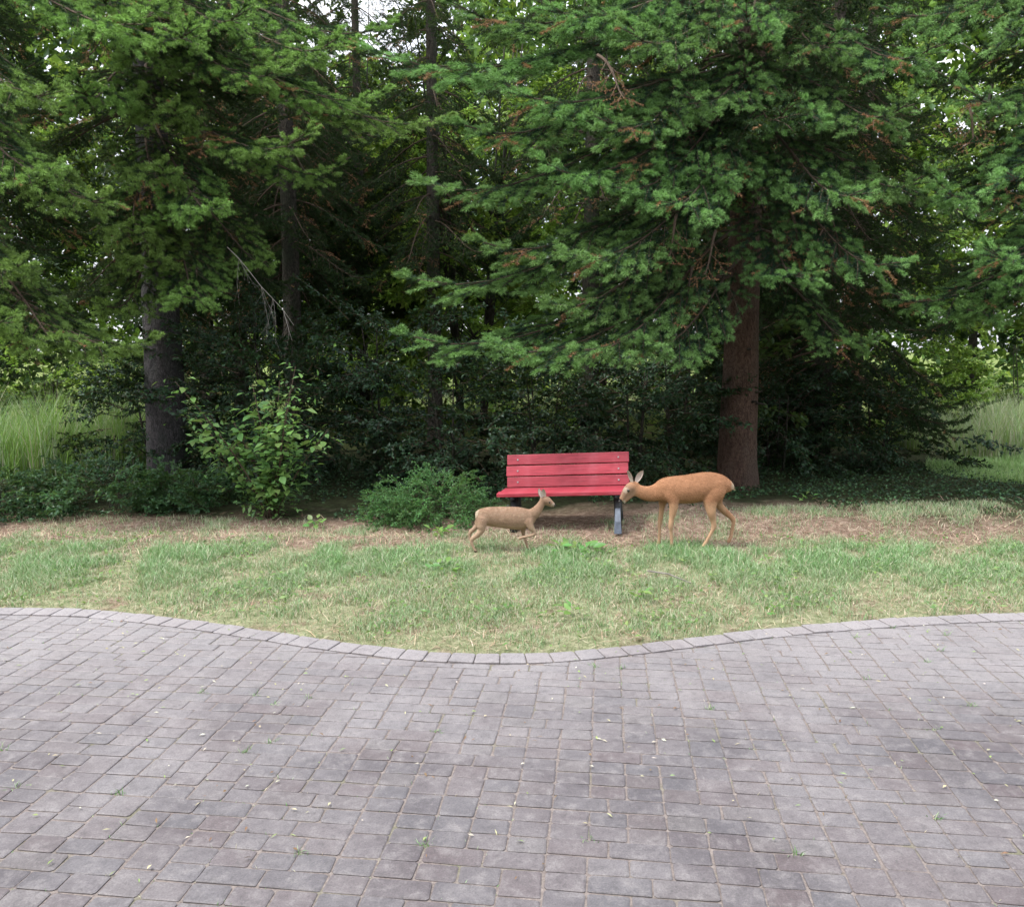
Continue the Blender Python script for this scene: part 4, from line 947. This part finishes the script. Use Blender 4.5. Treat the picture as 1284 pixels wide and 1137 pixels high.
def fur(body, n, back, seed, hl=.024, body_z=(.40, .5), head=None):
    """short lying hairs over the coat, pointing backwards and down"""
    r = np.random.default_rng(seed); me = body.data; k = len(me.vertices)
    co = np.zeros(k*3, np.float32); me.vertices.foreach_get('co', co); co = co.reshape(-1, 3)
    no = np.zeros(k*3, np.float32); me.vertex_normals.foreach_get('vector', no); no = no.reshape(-1, 3)
    cc = np.zeros(k*4, np.float32); me.color_attributes['col'].data.foreach_get('color', cc); cc = cc.reshape(-1, 4)[:, :3]
    i = r.integers(0, k, n); P, N_, c = co[i], no[i], cc[i]
    up = sstep(*body_z, P[:, 2])[:, None]; D = up*np.array([back, 0, -.45]) + (1-up)*np.array([0, 0, -1.]) + r.normal(size=(n, 3))*.22
    D -= (D*N_).sum(1)[:, None]*N_; D /= np.linalg.norm(D, axis=1)[:, None]+1e-6; D = D + N_*r.uniform(.10, .35, (n, 1))
    W = np.cross(D, N_); W /= np.linalg.norm(W, axis=1)[:, None]+1e-6
    ln = hl*(.35+.65*up[:, 0])*r.uniform(.6, 1.2, n)
    if head is not None: ln *= .35 + .65*sstep(.08, .2, np.linalg.norm(P-head, axis=1))
    P = P - N_*.001; V = np.stack([P-W*.0022, P+W*.0022, P+D*ln[:, None]], 1).reshape(-1, 3)
    g = Geo(); g.add(V, np.arange(n*3).reshape(-1, 3), np.repeat(np.clip(c*r.uniform(.62, 1.3, (n, 1)), 0, .8), 3, 0)); o = link('fur', g.mesh('fur', M_hair), body); o['kind'] = 'stuff'
def ear_mesh(ln, wd, colo, coli):
    """cupped pointed ear along +Z, opening towards -Y"""
    g = Geo(); K = 7; n = 6; V = []; cc = []
    for side in (0, 1):
        for i in range(K):
            t = i/(K-1); w_ = wd/2*(math.sin(PI*min(.999, (t*.78+.16)))**.9)
            if i == K-1: w_ = .001
            for j in range(n+1):
                a = -1.25+2.5*j/n; V.append((w_*math.sin(a)*1.05, -w_*math.cos(a)*.7*-1 + (-.004 if side else 0), ln*t)); cc.append(coli if side else colo)
    f = []; S_ = K*(n+1)
    for i in range(K-1):
        for j in range(n):
            a = i*(n+1)+j; f += [(a, a+1, a+n+1), (a+1, a+n+2, a+n+1)]; b_ = a+S_; f += [(b_, b_+n+1, b_+1), (b_+1, b_+n+1, b_+n+2)]
    g.add(V, f, np.array(cc)); return g.mesh('ear', M_fur, True)
def ell(name, r_, m, sc=(1, 1, 1)):
    bm = bmesh.new(); bmesh.ops.create_uvsphere(bm, u_segments=12, v_segments=8, radius=r_); bmesh.ops.scale(bm, vec=sc, verts=bm.verts)
    me = bpy.data.meshes.new(name); bm.to_mesh(me); bm.free(); me.materials.append(m)
    for p_ in me.polygons: p_.use_smooth = True
    return me
def aim(d, roll=0): return (Vector(d).normalized().to_track_quat('Z', 'Y').to_matrix().to_4x4() @ Matrix.Rotation(roll, 4, 'Z')).to_euler()

def aim2(d, op):
    z = Vector(d).normalized(); y = -Vector(op); y = (y - z*y.dot(z)).normalized(); x = y.cross(z)
    return Matrix((x, y, z)).transposed().to_euler()
def dpx(u, v, u0, v0, s_): return ((u-u0)/s_, (v0-v)/s_)
# ---- doe, facing left
uo, vo_ = 852, 691; YD = gnd(uo, vo_).y; _o = at(uo, vo_, YD)
def D_(u, v): q = at(u, v, YD) - _o; return (q.x, q.z)
def ring(u, v, y, ry, rz): a = D_(u, v); return (a[0], y, a[1], ry, rz)
g = Geo()
eloft(g, [ring(822, 622, 0, .055, .085), ring(832, 618.5, 0, .085, .128), ring(845, 617.5, 0, .105, .142), ring(860, 617.5, 0, .118, .152), ring(874, 615.5, 0, .115, .155), ring(888, 612.5, 0, .108, .142), ring(901, 612, 0, .098, .118), ring(911, 613.5, 0, .07, .085), ring(916, 614.5, 0, .05, .06)], 20)
eloft(g, [ring(842, 617, 0, .07, .11), ring(829, 619, 0, .06, .105), ring(819, 622, 0, .05, .09), ring(810, 622, 0, .046, .079), ring(802, 619.5, 0, .043, .070), ring(796, 615.5, 0, .040, .057)])   # neck
eloft(g, [ring(798, 611.5, 0, .036, .042), ring(791.5, 613.5, 0, .048, .056), ring(786, 618.5, 0, .042, .052), ring(781.5, 624.5, 0, .029, .039), ring(777.8, 630.5, 0, .023, .028)])    # head
eloft(g, [ring(796, 620, 0, .030, .034), ring(788.5, 627, 0, .024, .022), ring(781.5, 634, 0, .014, .009)])   # jaw
def leg(pts, k=1.32): eloft(g, [ring(*p_[:3], p_[3]*(1 if i_ < 3 else k), p_[4]*(1 if i_ < 3 else k)) for i_, p_ in enumerate(pts)], 12)
# near fore (towards the camera, y = -)
leg([(836, 612, -.045, .035, .06), (838, 621, -.06, .042, .075), (842, 631, -.068, .038, .055), (842, 641, -.07, .028, .034), (840, 652, -.07, .019, .022), (838.6, 662, -.07, .018, .019), (839.2, 668, -.07, .0125, .013), (840, 681, -.07, .012, .0125), (839.5, 686, -.07, .014, .015), (838, 690.5, -.07, .014, .016)])
leg([(832, 622, .06, .04, .06), (832, 634, .06, .035, .045), (831, 644, .06, .024, .028), (829.6, 654, .06, .018, .02), (828.6, 662, .06, .017, .018), (828.5, 668, .06, .0125, .013), (828, 680, .06, .012, .0125), (827.2, 686, .06, .014, .015), (826, 689.5, .06, .014, .016)])
# near hind: hip, stifle forward, hock, cannon slanting forward, hoof
leg([(901, 609, -.04, .045, .08), (896, 619, -.058, .056, .105), (889, 630, -.066, .047, .082), (889.5, 645, -.08, .03, .036), (892, 655, -.075, .02, .024), (893, 662.5, -.075, .0165, .022), (890.5, 668.5, -.075, .014, .0155), (884.5, 679, -.075, .0125, .0135), (880, 686, -.075, .0145, .0155), (876.5, 690.5, -.075, .014, .0165)])
leg([(902, 614, .06, .05, .08), (903, 626, .08, .052, .07), (904, 637, .08, .038, .045), (911, 646, .075, .026, .03), (919, 653, .075, .019, .023), (923.3, 658.5, .075, .0165, .021), (923, 665, .075, .014, .015), (921, 675, .075, .0125, .0135), (919.5, 681, .075, .0145, .0155), (917, 686, .075, .014, .016)])
eloft(g, [ring(914, 609, 0, .02, .02), ring(919.5, 614, 0, .018, .018), ring(920.5, 619, 0, .01, .01)], 8)
rump = np.array([D_(920, 612)[0], 0, D_(920, 612)[1]]); headp = np.array([D_(785, 620)[0], 0, D_(785, 620)[1]]); nosep = np.array([D_(777, 631)[0], 0, D_(777, 631)[1]])
TAN = np.array((.43, .225, .125)); 
def lerpc(c, k, t): return c*(1-k[:, None]) + np.array(t)*k[:, None]
def doecol(co):
    c = np.tile(TAN, (len(co), 1)); z = co[:, 2]; x_ = co[:, 0]
    c = lerpc(c, sstep(.68, .80, z)*.5, (.26, .13, .07))
    c = lerpc(c, sstep(.54, .46, z)*.55*(np.abs(x_) < .5), (.50, .33, .2))
    c = lerpc(c, sstep(.42, .2, z)*.55, (.48, .32, .21))
    d = np.linalg.norm((co-rump)/np.array([.05, .08, .085]), axis=1); c = lerpc(c, sstep(1.2, .5, d)*.85, (.66, .54, .40))
    d = np.linalg.norm(co-headp, axis=1); c = lerpc(c, sstep(.13, .06, d)*.6, (.27, .195, .15)); d = np.linalg.norm((co-headp-np.array([-.012, 0, .022]))*[1, .0, 1], axis=1); c = lerpc(c, sstep(.036, .024, d)*.6, (.52, .43, .34))
    d = np.linalg.norm(co-nosep-np.array([.025, 0, -.02]), axis=1); c = lerpc(c, sstep(.045, .02, d)*.7, (.62, .56, .5))
    d = np.linalg.norm(co-nosep-np.array([-.004, 0, .003]), axis=1); c = lerpc(c, sstep(.03, .02, d), (.05, .04, .04))
    c = lerpc(c, sstep(.045, .02, z), (.05, .04, .035)); return c
dp = at(uo, vo_, YD); doe = empty('doe', (dp.x, YD, 0), 'tan roe doe with lowered head, walking towards the small fawn', 'deer')
doe.location.z = gzf(dp.x, YD)+.0; doe.rotation_euler = (0, 0, R(3))
bd = link('body', remesh(g, .0052, doecol, 'body', M_fur, 9), doe); fur(bd, 26000, 1.0, 1, head=headp)
em = ear_mesh(.145, .066, (.33, .2, .12), (.50, .42, .36))
a = D_(792, 608); link('ear', em, doe, (a[0]-.005, -.02, a[1]), aim2((-.05, -.01, .125), (-1, -.5, 0)))
a = D_(796, 608); link('ear', em, doe, (a[0]+.012, .028, a[1]), aim2((.08, .03, .115), (.25, -1, 0)))
a = D_(786.5, 617.8)
for s_ in (-1, 1): link('eye', ell('eye', .016, M_eye), doe, (a[0], s_*.0335, a[1]))
a = D_(776.2, 631.6); link('nose', ell('nose', .019, M_nose, (.8, 1, .75)), doe, (a[0], 0, a[1]))
# ---- fawn, running to the right
uf, vf = 632, 691; YF = gnd(uf, vf).y; _o2 = at(uf, vf, YF)
def D2(u, v): q = at(u, v, YF) - _o2; return (q.x, q.z)
def ring(u, v, y, ry, rz): a = D2(u, v); return (a[0], y, a[1], ry, rz)
g = Geo()
eloft(g, [ring(669, 650, 0, .04, .06), ring(662, 649.5, 0, .06, .1), ring(650, 649.5, 0, .08, .122), ring(636, 648.5, 0, .082, .118), ring(622, 647.5, 0, .078, .11), ring(609, 647, 0, .07, .098), ring(600, 647, 0, .05, .075)], 18)
eloft(g, [ring(662, 648, 0, .045, .07), ring(670, 643, 0, .042, .064), ring(676, 636, 0, .034, .048), ring(680, 629, 0, .030, .038)])
eloft(g, [ring(679, 625.5, 0, .032, .034), ring(685, 626.8, 0, .040, .046), ring(690.5, 630.5, 0, .030, .035), ring(695.5, 633.6, 0, .019, .021)])
eloft(g, [ring(684, 631, 0, .016, .018), ring(690, 634.5, 0, .012, .01), ring(694.5, 635.7, 0, .009, .006)])
# hind legs stretched back
leg([(606, 648, -.04, .04, .065), (604, 657, -.055, .04, .052), (604, 663, -.055, .03, .036), (598, 669.5, -.05, .019, .022), (592.5, 674, -.05, .0145, .018), (592, 679, -.05, .011, .012), (594.5, 685.5, -.05, .010, .0105), (597, 690, -.05, .011, .012)])
leg([(606, 647, .04, .035, .06), (600, 655, .05, .035, .045), (598, 660, .05, .024, .03), (593, 665, .05, .016, .018), (589.5, 668.5, .05, .014, .017), (589, 673, .05, .011, .012), (590.5, 680, .05, .010, .0105), (592, 685, .05, .011, .012)])
# fore legs: one folded back, one reaching to the ground
leg([(662, 652, -.045, .032, .05), (666, 660, -.05, .028, .034), (669.5, 664.5, -.05, .017, .02), (669.5, 668, -.05, .014, .015), (663, 670.5, -.05, .0105, .011), (655, 672, -.05, .0105, .011), (651.5, 673.5, -.05, .0115, .013)])
leg([(658, 654, .04, .03, .045), (656, 664, .045, .024, .03), (656.5, 671, .045, .016, .018), (658.5, 677, .045, .0135, .0145), (660.5, 683, .045, .0105, .011), (662.5, 687.5, .045, .011, .012), (664.5, 690, .045, .011, .012)])
eloft(g, [ring(601, 640, 0, .018, .018), ring(597, 643, 0, .014, .014)], 8)
rumpf = np.array([D2(597, 642)[0], 0, D2(597, 642)[1]]); hf = np.array([D2(687, 629)[0], 0, D2(687, 629)[1]])
_sp2 = np.random.default_rng(4); spots = np.stack([_sp2.uniform(-.26, .22, 60), _sp2.choice([-1, 1], 60)*_sp2.uniform(.02, .08, 60), _sp2.choice([.46, .41, .36], 60)+_sp2.uniform(-.012, .012, 60)], 1)
def fawncol(co):
    c = np.tile(np.array((.36, .235, .165)), (len(co), 1)); z = co[:, 2]
    c = lerpc(c, sstep(.42, .47, z)*.35, (.25, .14, .085)); c = lerpc(c, sstep(.34, .25, z)*.5, (.46, .34, .24))
    d = np.min(np.linalg.norm((co[:, None, [0, 2]]-spots[None][:, :, [0, 2]]), axis=2), 1); c = lerpc(c, sstep(.012, .006, d)*.16*(z > .3)*(co[:, 0] < .25), (.62, .5, .38))
    d = np.linalg.norm((co-rumpf)/np.array([.045, .06, .06]), axis=1); c = lerpc(c, sstep(1.2, .6, d)*.8, (.62, .52, .40))
    d = np.linalg.norm(co-hf-np.array([.055, 0, -.035]), axis=1); c = lerpc(c, sstep(.042, .02, d)*.6, (.50, .42, .34))
    d = np.linalg.norm(co-hf-np.array([.075, 0, -.035]), axis=1); c = lerpc(c, sstep(.022, .014, d), (.04, .035, .035))
    return lerpc(c, sstep(.03, .015, z), (.05, .04, .035))
fp = at(uf, vf, YF); fawn = empty('fawn', (fp.x, YF, gzf(fp.x, YF)), 'small brown fawn with faint spots running towards the doe', 'deer')
bd = link('body', remesh(g, .0045, fawncol, 'body', M_fur, 7, (.27, .34)), fawn); fur(bd, 16000, -1.0, 2, .020, (.26, .34), hf)
em2 = ear_mesh(.115, .065, (.33, .2, .13), (.62, .52, .45))
a = D2(682, 625); link('ear', em2, fawn, (a[0], -.018, a[1]), aim2((-.01, -.02, .11), (.6, -1, 0))); link('ear', em2, fawn, (a[0]-.012, .018, a[1]), aim2((-.04, .03, .1), (.8, -.6, 0)))
a = D2(689, 628.8)
for s_ in (-1, 1): link('eye', ell('eye', .012, M_eye), fawn, (a[0], s_*.0245, a[1]))
a = D2(696, 633.6); link('nose', ell('nose', .0105, M_nose, (.8, 1, .75)), fawn, (a[0], 0, a[1]))

# ------------------------------------------------------------------ weeds in the lawn, leaves and moss on the paving, stick
def weed(u, v, rad, n, ln, wd, label, seed, col=(0.15, .28, .08)):
    r = np.random.default_rng(seed); q = gnd(u, v); z0 = gzf(q.x, q.y); g = Geo()
    root = empty('weed', (q.x, q.y, z0), label, 'plant', 'leafy weeds in the grass strip')
    for i in range(n):
        az = r.uniform(0, 6.28); me = g_leaf[r.integers(len(g_leaf))]; off = r.uniform(0, rad)
        o = bpy.data.objects.new('leaf', me); C.objects.link(o); o.parent = root
        o.location = (math.cos(az)*off, math.sin(az)*off, r.uniform(.02, .10)); o.rotation_euler = rnd_rot(random.Random(seed*100+i), az, r.uniform(-.2, .8)); s_ = ln/.125*r.uniform(.6, 1.1); o.scale = (s_, s_*wd, s_)
def weed_leaf(i):
    m_ = one_leaf(.125, .06, i+50); return m_
g_leaf = [weed_leaf(i) for i in range(4)]
weed(722, 696, .22, 34, .14, 1.0, 'bright green leafy weed patch in front of the bench', 1)
weed(553, 672, .16, 18, .12, 1.1, 'light green weed at the foot of the low rounded bush', 2)
weed(556, 722, .15, 16, .11, 1.0, 'yellow green weed in the grass below the fawn', 3)
weed(718, 776, .08, 9, .10, 1.0, 'small pale leafed weed near the edge of the paving', 4)
weed(395, 655, .10, 14, .10, 1.3, 'light green seedling at the right foot of the leafy shrub', 5)
weed(800, 756, .08, 10, .09, 1.0, 'small weed in the dry patch right of centre', 6)
weed(1010, 640, .12, 14, .09, 1.0, 'small green plant in the shade right of the fir trunk', 7)
weed(972, 775, .05, 8, .07, 1.0, 'tiny dark weed close to the edging at right', 8)
g = Geo(); a, c_ = gnd(812, 727), gnd(866, 741); tube(g, [(a.x, a.y, gzf(a.x, a.y)+.06), ((a.x+c_.x)/2, (a.y+c_.y)/2+.02, gzf(a.x, a.y)+.075), (c_.x, c_.y, gzf(c_.x, c_.y)+.05)], [.008, .007, .004], 6)
tag(link('stick', g.mesh('stick', M_deadtwig, True)), 'thin grey stick lying in the grass below the doe', 'stick')
# bits between and on the pavers
g = Geo(); r = np.random.default_rng(61); n = 9000; i = r.integers(0, len(keep), n); X = []; Y = []
for q in i:
    k = keep[q]; e = k[0]; j = r.integers(len(e)); t = r.random()**2*.5; p_, p2 = e[j], e[(j+1) % len(e)]
    X.append(p_[0]+(p2[0]-p_[0])*t + r.normal()*.004); Y.append(p_[1]+(p2[1]-p_[1])*t + r.normal()*.004)
X = np.array(X); Y = np.array(Y); kk = n2d(X, Y, 1.5) > -.25+r.random(n)*.4; X, Y = X[kk], Y[kk]; n = len(X)
g.add(*blades(X, Y, np.full(n, -.012), r.uniform(.012, .032, n), r.uniform(.002, .005, n), r.uniform(.3, 1.3, n), colmix(r, n, [GREEN, PALE, STRAW, DRY], [.3, .3, .3, .1]), r))
nt_ = 70
for q in range(nt_):
    k = keep[r.integers(len(keep))]; m_ = 14; px_ = np.full(m_, k[0][0][0])+r.normal(size=m_)*.018; py_ = np.full(m_, k[0][0][1])+r.normal(size=m_)*.012
    g.add(*blades(px_, py_, np.full(m_, -.012), r.uniform(.02, .06, m_), r.uniform(.003, .006, m_), r.uniform(.2, 1.1, m_), colmix(r, m_, [GREEN, PALE], [.6, .4]), r))
o = link('joint_moss', g.mesh('joint_moss', M_grass)); tag(o, 'tiny tufts of moss, grass and straw in the joints of the paving', 'moss', kind='stuff')
g = Geo(); n = 520; x = r.uniform(-4, 4, n); y = r.uniform(3.0, 6.4, n); k = y < edge_y(x)-.1; x, y = x[k], y[k]; n = len(x)
P = np.stack([x, y, np.full(n, .012)], 1); D = r.normal(size=(n, 3))*[1, 1, .12]; D /= np.linalg.norm(D, axis=1)[:, None]
V, f = leaf_arr(P, D, np.tile([0, 0, 1.], (n, 1)) + r.normal(size=(n, 3))*.25, r.uniform(.012, .04, n), r.uniform(.005, .014, n))
g.add(V, f, np.repeat(colmix(r, n, [(.45, .42, .25), (.25, .34, .12), (.2, .12, .07), (.55, .52, .42)], [1, 1, 1, 1]), 5, 0)); tag(link('leaf_scraps', g.mesh('leaf_scraps', M_straw)), 'small dry leaf scraps scattered over the paving', 'litter', kind='stuff')
